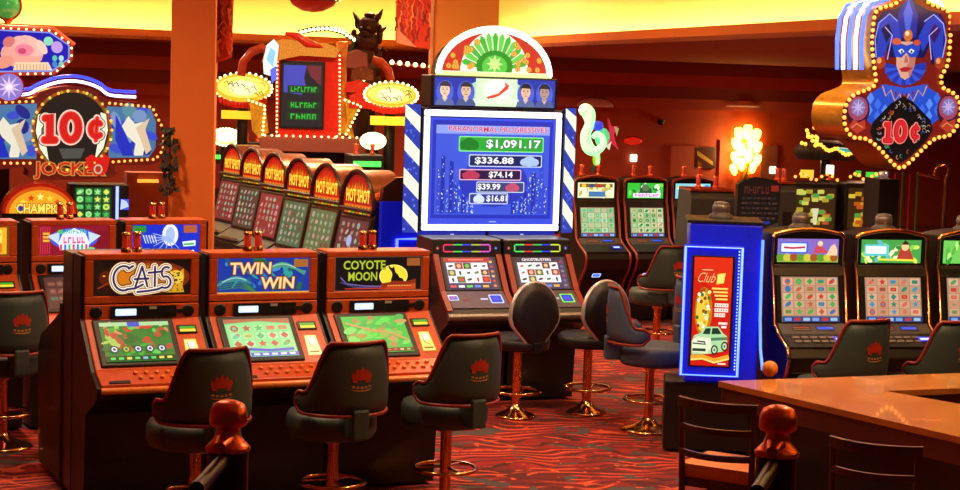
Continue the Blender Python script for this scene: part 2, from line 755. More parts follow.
# the cove tubes lie in the slot behind the lip
M_COVE = mat('cove_tube', '#fff0a0', .4, emis='#ffe680', strength=34)
for nm, lab, a, b, n in (('cove_light', 'yellow cove tube behind the left lip of the ceiling tray', KL, KC, nL), ('cove_light', 'yellow cove tube behind the right lip of the ceiling tray', KC + Vector((.273, -.962)) * .9, KR, nR)):
    mb = MB()
    a3, b3 = a + n * .45, b + n * .45
    mb.tube([(a3.x, a3.y, ZL + .08), (b3.x, b3.y, ZL + .08)], .03, M_COVE, 8)
    o = mb.build(nm)
    tag(o, lab, 'light', 'cove tubes of the ceiling tray')


def column(name, lab, px0, px1, Y, m, depth=.5, base='#'):
    a, b = P(px0, 120, Y), P(px1, 120, Y)
    w = (b - a).length
    c = (a + b) / 2
    mb = MB()
    mb.box(-w / 2, w / 2, 0, depth, 0, ZT, m)
    o = mb.build(name, loc=(c.x, c.y, 0), rot=(0, 0, R(6)), bevel=.015)
    o['kind'] = 'structure'
    o['label'] = lab
    return o


column('column_1', 'orange square column behind the left rows of machines', 170, 214, 16.8, M_COL, .45)
column('column_2', 'ochre column behind the tall jackpot sign', 431, 496, 21.6, M_COLB, .7)

# doorway, dark door and picture on the back wall


def on_wall(px, py, off=.0):
    """Point on the back wall (optionally off metres in front of it) at that pixel."""
    o = Vector((0, 0, CAM_H))
    d = P(px, py, 1.0) - o
    n = Vector((V2.x, V2.y, 0))
    q = Vector((B0.x, B0.y, 0)) + n * off
    k = (q - o).dot(n) / d.dot(n)
    return o + d * k


def wall_panel(px0, py0, px1, py1, m, off, th):
    a, b = on_wall(px0, py1, off), on_wall(px1, py0, off)
    w = (Vector((b.x, b.y)) - Vector((a.x, a.y))).length
    mb = MB()
    mb.box(0, w, 0, th, 0, b.z - a.z, m)
    return mb, a, w, b.z - a.z


WROT = (0, 0, WA)
mb, a, w, h = wall_panel(668, 146, 699, 230, M_WALLP, .05, .05)
struct(mb, 'trim_7', 'pinkish red wall panel beside the small picture', loc=a, rot=WROT)
mb, a, w, h = wall_panel(758, 146, 778, 230, M_BAND, .05, .05)
struct(mb, 'door_1', 'dark red door in the back wall right of the glowing wall lamp', loc=a, rot=WROT)
mb, a, w, h = wall_panel(718, 140, 720.5, 200, M_FASCIA, .06, .06)
struct(mb, 'trim_8', 'thin orange upright trim on the back wall', loc=a, rot=WROT)
mb, a, w, h = wall_panel(695, 148, 716, 168, mat('dark_frame', '#2a1010', .5), .06, .05)
pic = mb.build('framed_picture', loc=a, rot=WROT)
tag(pic, 'small dark framed picture with pale diagonal shape on red back wall', 'picture')
ar = Art()
ar.rect(.03, .03, w - .03, h - .03, '#5a2418')
ar.poly([(.03, h - .05), (.03, h - .14), (w - .05, .05), (w - .05, .12)], '#c8a050')
ar.poly([(.05, .05), (.16, .05), (.05, .14)], '#b06838')
ar.build('print', pic, (0, -.003, 0), strength=0)
# half domes on the plaster band
for px, lab in ((595, 'half-dome plaster wall light on the band left of the tall machines'), (742, 'half-dome plaster wall light on the band above the glowing lamp')):
    p = on_wall(px, 107, .14)
    mb = MB()
    prof = [(.37 * cos(R(t)), .17 * sin(R(t))) for t in range(0, 91, 15)]
    seg = 14
    vs, fs = [], []
    for r_, z_ in prof:
        for k in range(seg + 1):
            t = pi * k / seg
            vs.append((r_ * cos(t), -r_ * .35 * sin(t), z_))
    for i in range(len(prof) - 1):
        for k in range(seg):
            b_ = i * (seg + 1) + k
            fs.append((b_, b_ + 1, b_ + seg + 2, b_ + seg + 1))
    fs.append(tuple(range(seg, -1, -1)))
    mb.add(vs, fs, mat('blush_plaster', '#f4c0b0', .8), True)
    o = mb.build('wall_light', loc=p, rot=WROT)
    tag(o, lab, 'wall light', 'half-dome wall lights')

# the blazing wall lamp: a bronze bracket with two tiers of glowing glass petals
wl = empty('wall_lamp', on_wall(741, 186, .0), WA, 'ornate wall lamp with glowing yellow glass petals on red back wall', 'lamp')
mb = MB()
mb.box(-.06, .06, -.04, -.002, .0, .9, M_GOLD)
mb.tube([(0, -.04, .1), (0, -.16, .25), (0, -.12, .5)], .02, M_GOLD)
mb.build('bracket', wl)
M_PETAL = mat('glowing_petal_glass', '#fff0b0', .3, emis='#ffc848', strength=9)
for i, (x, z, s_) in enumerate(((-.16, .96, 1), (.02, 1.0, 1.1), (.2, .94, 1), (-.22, .78, .9), (.1, .82, 1), (.24, .72, .9), (-.1, .68, 1), (-.22, .52, .9), (.06, .56, 1), (.24, .48, .9), (-.08, .40, .9), (.16, .34, .8), (-.24, .30, .8))):
    mb = MB()
    mb.lathe([(.015, -.1), (.06, -.06), (.085, .03), (.07, .1), (.05, .12)], M_PETAL, 10)
    o = mb.build('glass_petal', wl, (x, -.13, z), (0, R(18) * (x * 4), 0))
    o.scale = (s_, s_, s_ * 1.2)
mb = MB()
for k in range(9):
    t = k / 8 * pi
    x = -.28 + .07 * k
    mb.tube([(0, -.08, .1), (x * .6, -.11, .3), (x, -.1, .5 + .1 * sin(t))], [.012, .01, .004], M_GOLD, 6)
mb.build('leaf_spray', wl)

# small lamps and fittings along the back
for px, py, lab in ((772, 170, 'square white lamp glowing by the dark red door'), (633, 158, 'small round white lamp under the red neon glow'),):
    p = on_wall(px, py, .03)
    mb = MB()
    mb.box(-.07, .07, -.05, 0, -.07, .07, M_LAMPW)
    o = mb.build('wall_lamp', loc=p, rot=WROT, bevel=.02)
    tag(o, lab, 'lamp')
p = on_wall(633, 141, .05)
mb = MB()
mb.ball((0, 0, 0), .1, mat('red_glow_glass', '#c02010', .3, emis='#d02010', strength=.7), (1.9, .4, .7))
mb.tube([(-.16, 0, .05), (0, -.03, .09), (.16, 0, .05)], .015, M_RED)
tag(mb.build('wall_light', loc=p, rot=WROT), 'low red glass wall light beside the musical neon sign', 'wall light')
for px, py, lab in ((661, 120, 'small black dome camera high on the red back wall'),):
    p = on_wall(px, py, .02)
    mb = MB()
    mb.lathe([(.07, .0), (.07, -.03), (.05, -.08), (.01, -.1)], M_BLACK, 12)
    tag(mb.build('wall_camera', loc=p), lab, 'camera')
# festoon on the lip between the displays and the ochre column
f0, f1 = P(392, 64, 22.1), P(431, 68, 22.1)
fs_ = empty('festoon_light', f0, 0, 'string of small white bulbs on a red rail left of the ochre column', 'string light')
mb = MB()
mb.tube([(0, 0, 0), f1 - f0], .012, M_RED)
mb.build('rail', fs_)
bulbs(fs_, [(f1 - f0) * (k / 5) + Vector((0, -.02, .02)) for k in range(6)], M_BULB, .03)

# ------------------------------------------------------------------ slot machines
_SH = {}


def shared(name, key, fn, parent, loc=(0, 0, 0), rot=(0, 0, 0), bevel=0):
    """Child built once and reused by mesh."""
    if key in _SH:
        src = _SH[key]
        c = src.copy()
        C.objects.link(c)
        c.parent = parent
        c.location = loc
        c.rotation_euler = rot
        return c
    mb = MB()
    fn(mb)
    o = mb.build(name, parent, loc, rot, bevel)
    _SH[key] = o
    return o


def lamp_fn(lens, base):
    def f(mb):
        mb.lathe([(.030, 0), (.030, .02), (.024, .03)], base, 12)
        mb.lathe([(.022, .03), (.022, .095), (.018, .1)], lens, 12)
        mb.lathe([(.026, .1), (.026, .115), (.01, .12)], base, 12)
    return f


# ---- the orange slant-front machines
CL_BODY = [(.20, .02), (.20, 1.45), (0.01, 1.45), (0.01, 1.08), (-.29, .82), (-.44, .752), (-.44, .69), (-.37, .65), (-.16, .56), (-.12, .02)]


def classic_slot(label, pos, yaw, title, screen, group, w=.675, lit=1., card='#ffe070', faded=False):
    r = empty('slot_machine', (pos[0], pos[1], 0), yaw, label, 'slot machine', group)
    h = w / 2

    def body(mb):
        mb.px(CL_BODY, -h - .02, h + .02, M_BLACK)
    shared('cabinet_body', ('cb', w), body, r, bevel=.008)

    def header(mb):
        mb.box(-h, h, -.012, .2, 1.425, 1.462, M_ORANGE)
        mb.box(-h, h, -.012, .012, 1.172, 1.215, M_ORANGE)
        mb.box(-h, -h + .05, -.012, .012, 1.215, 1.425, M_ORANGE)
        mb.box(h - .05, h, -.012, .012, 1.215, 1.425, M_ORANGE)
    shared('header_frame', ('ch', w), header, r, bevel=.006)
    title(w - .1, .21).build('title_panel', r, (0, -.002, 1.32), 0, strength=lit)

    def strip(mb):
        mb.box(-h, h, -.016, .012, 1.078, 1.166, M_ORANGE)
    sp = shared('speaker_panel', ('cs', w), strip, r, bevel=.006)

    def grille(mb):
        mb.lathe([(.036, 0), (.036, .004), (.028, .007), (.01, .005)], M_BLACK, 16, M=Matrix.Rotation(pi / 2, 4, 'X'))
    for sx in (-1, 1):
        shared('speaker', 'cgr', grille, sp, (sx * (h - .065), -.016, 1.122))

    def slot(mb):
        mb.box(-.19, .2, -.026, -.014, 1.088, 1.156, M_BLACK)
        mb.box(.12, .25, -.03, -.014, 1.112, 1.134, M_DARK)
    shared('ticket_slot', 'csl', slot, sp)
    ar = Art()
    ar.rrect(-.062, -.02, .062, .02, .006, '#c8dcff')
    ar.rect(-.045, -.008, .045, .008, '#f4f8ff')
    ar.build('credit_display', sp, (-.10, -.0275, 1.122), 0, strength=1.3)
    ar = Art()
    ar.rect(-.022, -.008, .022, .008, '#b8a898')
    ar.build('maker_plate', sp, (.06, -.0275, 1.145), 0, strength=0)
    # sloping screen panel
    (cy, cz), t, L = panel((-.30, .822), (-.002, 1.078))
    rot = (-t, 0, 0)
    T = Matrix.Rotation(-t, 4, 'X')

    def slope(mb):
        mb.box(-h, h, -.012, .01, -L / 2, L / 2, M_ORANGE)
    pan = shared('screen_panel', ('cp', w), slope, r, (0, cy, cz), rot, .006)
    sx0, sx1 = -h + .035, h - .165

    def bez(mb):
        mb.box(sx0, sx1, -.026, -.008, -L / 2 + .018, L / 2 - .02, M_BLACK)
    shared('screen_bezel', ('cz', w), bez, pan, bevel=.014)
    screen(sx1 - sx0 - .07, L - .10).build('screen', pan, ((sx0 + sx1) / 2, -.0275, -.003), 0, strength=lit)

    def bill(mb):
        mb.box(h - .15, h - .03, -.022, -.008, .06, .125, M_DARK)
    bl = shared('bill_acceptor', ('cbl', w), bill, pan, bevel=.008)
    ar = Art()
    ar.rect(-.05, -.024, .05, .024, '#203010')
    ar.rect(-.046, -.02, .046, .001, '#f0d838' if not faded else '#b0c050')
    ar.rect(-.046, .004, .046, .02, '#38a828')
    ar.build('bill_label', bl, (h - .09, -.0235, .088), 0, strength=1.1)
    ar = Art()
    ar.poly([(-.05, -.085), (.05, -.085), (.04, .085), (-.04, .085)], '#b8601c')
    ar.poly([(-.042, -.075), (.042, -.075), (.034, .075), (-.034, .075)], card)
    ar.poly([(-.03, .02), (.01, .0), (.03, .03), (.02, .06), (-.02, .06)], '#fff8d0')
    ar.line([(-.02, .05), (-.012, -.01), (.02, -.03)], .006, '#7a4a18')
    ar.rect(-.03, -.06, .03, -.045, '#8a6a20')
    ar.build('instruction_card', pan, (h - .09, -.0135, -.06), 0, strength=1.25)
    # button deck
    (cy, cz), t2, L2 = panel((-.445, .76), (-.298, .822))

    def deck(mb):
        mb.box(-h, h, -.012, .01, -L2 / 2, L2 / 2, M_ORANGE)
    dk = shared('button_deck', ('cd', w), deck, r, (0, cy, cz), (-t2, 0, 0), .006)

    def btn(mb):
        mb.lathe([(.014, 0), (.014, .01), (.010, .014)], M_ORLITE, 10, M=Matrix.Rotation(pi / 2, 4, 'X'))
    for j in range(2):
        for i in range(6):
            shared('button', 'cbt', btn, dk, (-.12 + i * .062 + (j * .02), -.012, .03 - j * .052))

    def tray(mb):
        mb.box(-h + .05, -h + .17, -.02, -.008, -.07, -.045, M_DARK)
    shared('coin_tray', ('ct', w), tray, dk, bevel=.004)

    def lip(mb):
        mb.tube([(-h, -.455, .738), (-h * .6, -.462, .738), (h * .6, -.462, .738), (h, -.455, .738)], .02, M_ORLITE, 10)
    shared('deck_edge', ('cl', w), lip, r)
    for k in range(2):
        shared('signal_lamp', 'clamp', lamp_fn(M_LAMPR, M_GOLDCH), r, (-.085 + k * .075, .06 + .03 * k, 1.462))
    return r


def title_cats(w, h):
    a = Art()
    a.rect(-w / 2, -h / 2, w / 2, h / 2, '#1a0d08')
    for i, c in enumerate(('#7a2a0c', '#b0480e', '#d87818')):
        a.ell(.02, .0, w * (.46 - .07 * i), h * (.48 - .07 * i), c, 28)
    a.rect(-w / 2, -h / 2, -w / 2 + .05, h / 2, '#20100a')
    # black panther left
    a.poly([(-.26, -.09), (-.25, .03), (-.235, .075), (-.22, .05), (-.195, .06), (-.185, .085), (-.17, .05), (-.15, .0), (-.17, -.06), (-.13, -.09)], '#2a120a')
    a.ell(-.21, .0, .045, .042, '#5a1c0a', 14)
    a.ell(-.225, .012, .008, .005, '#ffb030', 8)
    a.ell(-.195, .012, .008, .005, '#ffb030', 8)
    a.line([(-.26, -.06), (-.2, -.03), (-.14, -.08)], .008, '#a03810')
    # spotted golden cat right
    a.poly([(.13, -.09), (.15, -.02), (.155, .045), (.18, .03), (.22, .03), (.245, .05), (.25, .0), (.24, -.05), (.25, -.09)], '#d8a020')
    a.ell(.2, -.0, .045, .04, '#f0c840', 14)
    for x, y in ((.18, .01), (.215, .01)):
        a.ell(x, y, .008, .006, '#204010', 8)
    a.ell(.2, -.018, .012, .008, '#602810', 8)
    rr = random.Random(3)
    for _ in range(26):
        a.ell(.14 + rr.random() * .11, -.085 + rr.random() * .12, .005, .004, '#5a3010', 6)
    # swashed lettering drawn as brush strokes, widest outline first
    def arc_(cx, cy, rx, ry, d0, d1, n=16):
        return [(cx + rx * cos(R(d0 + (d1 - d0) * k / n)), cy + ry * sin(R(d0 + (d1 - d0) * k / n))) for k in range(n + 1)]
    strokes = [arc_(-.135, .0, .055, .066, 55, 290),                                # C
               [(-.108, .052), (-.085, .066)], [(-.116, -.06), (-.07, -.055), (-.03, -.035)],
               [(-.07, -.045), (-.035, .062)], [(-.035, .062), (-.005, -.045)], [(-.075, -.005), (-.0, -.003)],   # A
               [(.035, .06), (.035, -.045)], [(-.0, .028), (.075, .034)],             # T
               arc_(.098, .028, .026, .03, 60, 230, 8) + arc_(.092, -.024, .03, .032, 80, -120, 10) + [(.05, -.062), (.0, -.07), (-.06, -.075)]]   # S
    for wd, col in ((.058, '#4a0a10'), (.046, '#f8e4b0'), (.034, '#8c141c'), (.026, '#fff4d8'), (.013, '#34205c')):
        for st in strokes:
            st = [(x * 1.08 + .03, y * 1.08) for x, y in st]
            a.line(st, wd, col)
            for q in (st if len(st) < 5 else st[::4] + st[-1:]):
                a.ell(q[0], q[1], wd / 2, wd / 2, col, 10)
    return a


def title_twin(w, h):
    a = Art()
    a.rect(-w / 2, -h / 2, w / 2, h / 2, '#1c3aa0')
    rr = random.Random(5)
    for _ in range(26):
        x, y = (rr.random() - .5) * w * .86, (rr.random() - .5) * h * .84
        a.ell(x, y, .018 + rr.random() * .035, .006 + rr.random() * .014, rr.choice(('#2a78c8', '#1a5890', '#30a0a0', '#206848', '#4890d8')), 12, rot=rr.random() * 3)
    for k in range(5):
        a.line([(-w / 2 + .01, -.08 + k * .012), (-.15, -.07 + k * .014), (-.05, -.095)], .006, '#3c8040')
    # leaping fish
    for sx, ox, oy, c in ((1, .14, .035, '#4a9a80'), (-1, -.2, -.045, '#3a8a9a')):
        pts = [(ox + sx * (-.12 + .03 * i), oy + .03 * math.sin(i * .5)) for i in range(9)]
        a.line(pts, [.006, .02, .03, .034, .03, .022, .014, .02, .03], c)
        a.line([(x, y + .004) for x, y in pts[1:7]], .006, '#a8d8c0')
    a.rect(-w / 2, -h / 2, w / 2, -h / 2 + .008, '#e0b030')
    a.rect(w / 2 - .1, h / 2 - .055, w / 2 - .01, h / 2 - .008, '#a8682c')
    a.text('TWIN', -.085, .045, .255, .07, '#f8e0a8', [(.08, '#2a1408'), (.045, '#c86820')], bold=.02, shear=.08)
    a.text('WIN', .085, -.045, .21, .07, '#f8e0a8', [(.08, '#2a1408'), (.045, '#c86820')], bold=.02, shear=.08)
    return a


def title_coyote(w, h):
    a = Art()
    a.rect(-w / 2, -h / 2, w / 2, h / 2, '#100c10')
    a.frame(-w / 2, -h / 2, w / 2, h / 2, .004, '#5a4a3c')
    a.ell(.1, -.015, .095, .07, '#fff07a', 26)
    a.ell(.1, -.015, .088, .064, '#ffe23c', 26)
    a.poly([(.082, -.07), (.084, -.035), (.092, -.012), (.088, .008), (.07, .03), (.062, .046), (.068, .05), (.082, .036), (.093, .034), (.1, .046), (.106, .03), (.112, .008), (.128, -.006), (.142, -.028), (.158, -.03), (.17, -.046), (.156, -.054), (.142, -.07)], '#140c08')
    a.poly([(-.0, -.1), (.02, -.06), (.07, -.055), (.1, -.045), (.19, -.05), (.25, -.035), (.25, -.1)], '#8c2c14')
    a.poly([(.04, -.1), (.08, -.068), (.2, -.07), (.25, -.06), (.25, -.1)], '#c04a1c')
    a.line([(-.25, -.02), (-.21, -.06), (-.1, -.075), (.02, -.08)], .008, '#7060a0')
    a.line([(-.25, -.05), (-.15, -.083), (.02, -.09)], .006, '#4c4880')
    a.rect(-.22, -.094, .22, -.088, '#d03020')
    for k in range(9):
        a.rect(.06 + k * .018, -.078, .072 + k * .018, -.074, '#f0c060')
    a.rect(w / 2 - .1, h / 2 - .058, w / 2 - .012, h / 2 - .01, '#a0582c')
    a.text('COYOTE', -.095, .055, .275, .055, '#b8c830', [(.04, '#3c5018')], bold=.015)
    a.text('MOON', -.105, -.015, .19, .055, '#b8c830', [(.04, '#3c5018')], bold=.015)
    return a


def screen_cats(w, h):
    a = Art()
    a.rect(-w / 2, -h / 2, w / 2, h / 2, '#2c7a2c')
    rr = random.Random(11)
    for _ in range(46):
        x, y = (rr.random() - .5) * w * .9, (rr.random() - .4) * h * .75
        a.ell(x, y, .012 + rr.random() * .03, .008 + rr.random() * .02, rr.choice(('#3ca838', '#58c850', '#b05030', '#d08850', '#2a6828', '#a8c860', '#c83c28')), 10, rot=rr.random() * 3)
    a.rect(-w / 2, h * .40, w / 2, h / 2, '#a8d8a0')
    a.rect(-.04, h * .38, .03, h / 2, '#3850c8')
    for i in range(5):
        x = -w * .36 + i * w * .17
        a.ell(x, -h * .2, .026, .028, '#2a3c48' if i != 1 else '#285a20', 14)
        a.ell(x, -h * .2, .017, .019, '#e0e8f0' if i != 1 else '#b8c840', 14)
        a.ell(x, -h * .2, .009, .010, '#405060', 12)
    a.rect(-w / 2, -h / 2, w / 2, -h * .38, '#103818')
    for i in range(8):
        a.rect(-w * .44 + i * w * .115, -h * .47, -w * .37 + i * w * .115, -h * .41, rr.choice(('#40e060', '#60c8e0', '#e0e060')))
    return a


def screen_twin(w, h):
    a = Art()
    a.rect(-w / 2, -h / 2, w / 2, h / 2, '#8ae090')
    reels(a, -w * .46, -h * .26, w * .46, h * .36, 5, 3, ('#a0e8a0', '#90e098', '#b0ecb8'), ('#c05a48', '#e08060', '#58b870', '#70c8a0', '#c8c870', '#d87860'), 4)
    a.poly([(-w / 2, h * .38), (0, h * .44), (w / 2, h * .36), (w / 2, h / 2), (-w / 2, h / 2)], '#b06848')
    a.line([(-w * .45, -h * .34), (-w * .2, -h * .31), (w * .1, -h * .35), (w * .45, -h * .32)], .02, '#3048d0')
    a.rect(-w / 2, -h / 2, w / 2, -h * .40, '#3a4ad8')
    for i in range(7):
        a.rect(-w * .45 + i * w * .135, -h * .475, -w * .36 + i * w * .135, -h * .42, '#c8e8d0')
    return a


def screen_coyote(w, h):
    a = Art()
    a.rect(-w / 2, -h / 2, w / 2, h / 2, '#3cc048')
    rr = random.Random(21)
    for _ in range(50):
        x, y = (rr.random() - .5) * w * .9, (rr.random() - .4) * h * .8
        a.ell(x, y, .015 + rr.random() * .035, .008 + rr.random() * .018, rr.choice(('#58d850', '#8ac050', '#a89848', '#48b058', '#c0a060', '#78d868', '#b88858')), 10, rot=rr.random() * .8)
    a.line([(-w * .46, h * .3), (-w * .1, h * .1), (w * .2, h * .02), (w * .46, -h * .2)], .016, '#d09860')
    a.rect(-w / 2, -h / 2, w / 2, -h * .40, '#7a3a28')
    for i in range(9):
        a.rect(-w * .46 + i * w * .105, -h * .47, -w * .4 + i * w * .105, -h * .43, rr.choice(('#60e070', '#d0e0a0', '#e06048')))
    return a


def screen_dim(w, h):
    a = Art()
    a.rect(-w / 2, -h / 2, w / 2, h / 2, '#54302a')
    reels(a, -w * .45, -h * .3, w * .45, h * .4, 5, 3, ('#6a3c30', '#5c3428', '#704838'), ('#8a6050', '#a07058', '#506858', '#905040'), 9)
    return a


def title_yellow(w, h):
    a = Art()
    a.rect(-w / 2, -h / 2, w / 2, h / 2, '#8a4410')
    a.rect(-w * .46, -h * .44, w * .46, h * .44, '#f0b828')
    for i in range(4):
        a.rect(-w * .42 + i * w * .215, -h * .05, -w * .25 + i * w * .215, h * .36, '#ffe468')
        a.rect(-w * .42 + i * w * .215, -h * .38, -w * .25 + i * w * .215, -h * .1, '#d88018')
        a.star(-w * .335 + i * w * .215, h * .16, .04, '#c85818')
    return a


def title_fair(w, h):
    a = Art()
    a.rect(-w / 2, -h / 2, w / 2, h / 2, '#8c1428')
    for i in range(5):
        a.rect(-w / 2 + .01 + i * .016, -h * .46, -w / 2 + .018 + i * .016, h * .46, '#c83048')
        a.rect(w / 2 - .018 - i * .016, -h * .46, w / 2 - .01 - i * .016, h * .3, '#701020')
    a.ell(.0, .01, .17, .075, '#3858e8', 20)
    a.poly([(-.19, .03), (-.1, .06), (-.11, -.03)], '#c8e0ff')
    a.poly([(.19, .03), (.1, .06), (.11, -.03)], '#c8e0ff')
    a.poly([(-.11, -.02), (-.08, .05), (.0, .085), (.08, .05), (.11, -.02), (.1, -.07), (-.1, -.07)], '#e8f0ff')
    for i in range(7):
        a.rect(-.1 + i * .03, -.075, -.085 + i * .03, -.03, ('#e83858', '#3878e0', '#40b858')[i % 3])
    a.scribble(.0, .062, .18, .03, 7, '#58c8a0', 3)
    a.scribble(.0, .0, .16, .045, 5, '#f04880', 4)
    a.ell(-.1, .06, .02, .014, '#58c868', 10)
    a.ell(.12, -.06, .03, .01, '#70d890', 10)
    for i in range(3):
        a.rect(-w / 2 + .03, .04 - i * .025, -w / 2 + .075, .055 - i * .025, '#e8c030')
    return a


def title_blue(w, h):
    a = Art()
    a.rect(-w / 2, -h / 2, w / 2, h / 2, '#1830c8')
    a.ell(.03, .03, .06, .08, '#e8f0ff', 18)
    a.ell(.03, .03, .035, .06, '#a8c0ff', 18)
    for k in range(8):
        t = R(150 + k * 22)
        a.line([(.02, .01), (.02 + .14 * cos(t), .0 + .085 * sin(t))], [.012, .004], '#9ab4ff')
    for k in range(5):
        a.line([(-.17 + k * .02, .03), (-.15 + k * .02, -.03)], [.01, .006], '#c8d8ff')
    a.rect(-w / 2 + .005, .05, -w / 2 + .1, .098, '#2a8a38')
    a.rect(w / 2 - .12, .045, w / 2 - .02, .1, '#b05a38')
    a.poly([(.12, -.02), (.22, -.01), (.22, -.05), (.13, -.055)], '#e8f8f0')
    a.line([(.13, -.04), (.21, -.035)], .014, '#38b868')
    for k in range(5):
        a.ell(-.2 + k * .1, -.09, .011, .011, '#f4f4ff', 10)
    return a


OR0 = Vector((-2.262, 10.295, 0))
YA = R(25)
UA = Vector((cos(YA), sin(YA), 0))
VA = Vector((sin(YA), -cos(YA), 0))
GA = 'orange slant-front slot machines in the front row'
SP = .74
front_pos = [OR0 + UA * (.33 + SP * i) for i in range(3)]
classic_slot('orange slot machine with CATS title panel, nearest the black end panel', front_pos[0], YA, title_cats, screen_cats, GA)
classic_slot('orange slot machine with blue TWIN WIN title panel', front_pos[1], YA, title_twin, screen_twin, GA, card='#fff0a0')
classic_slot('orange slot machine with COYOTE MOON title and yellow moon', front_pos[2], YA, title_coyote, screen_coyote, GA)
# the dark machine backing onto the front row, seen from its side
bp_ = front_pos[0] - VA * .46 - UA * .02
r = empty('slot_machine', (bp_.x, bp_.y, 0), YA + pi, 'dark slot machine backing onto the CATS machine, seen from its side', 'slot machine')
mb = MB()
mb.px([(.245, .02), (.245, 1.445), (.0, 1.445), (-.02, 1.08), (-.66, .84), (-.74, .74), (-.74, .5), (-.70, .02)], -.34, .34, M_DARK)
mb.build('cabinet_body', r, bevel=.01)
mb = MB()
mb.box(.341, .355, -.03, -.005, .02, 1.12, M_GREY)
mb.build('side_trim', r)
mb = MB()
mb.box(-.31, .31, -.752, -.741, .52, .72, M_ORANGE)
mb.build('button_deck', r, bevel=.004)

YB = R(27)
UB, VB = Vector((cos(YB), sin(YB), 0)), Vector((sin(YB), -cos(YB), 0))
OB = Vector((-3.142, 12.51, 0))
GB = 'orange slot machines in the row behind the front left row'
classic_slot('orange slot machine with plain yellow title panel at the far left edge', OB + UB * (.31 - .70), YB, title_yellow, screen_dim, GB, w=.6)
classic_slot('orange slot machine with red and blue fairground title panel', OB + UB * .31, YB, title_fair, screen_dim, GB, w=.6, lit=1.05)
classic_slot('orange slot machine with blue title panel beside the orange column', OB + UB * (.31 + .67), YB, title_blue, screen_dim, GB, w=.6, lit=1.1)

# ---- the tall twin-screen machines
VD_F = [(0, 1.50), (0.0, 1.30), (-.03, 1.24), (-.10, .90), (-.20, .83), (-.36, .76), (-.39, .70), (-.36, .60), (-.24, .46), (-.16, .30), (-.13, .02)]
VD_BODY = [(.34, .02), (.34, 1.52), (.0, 1.52)] + VD_F


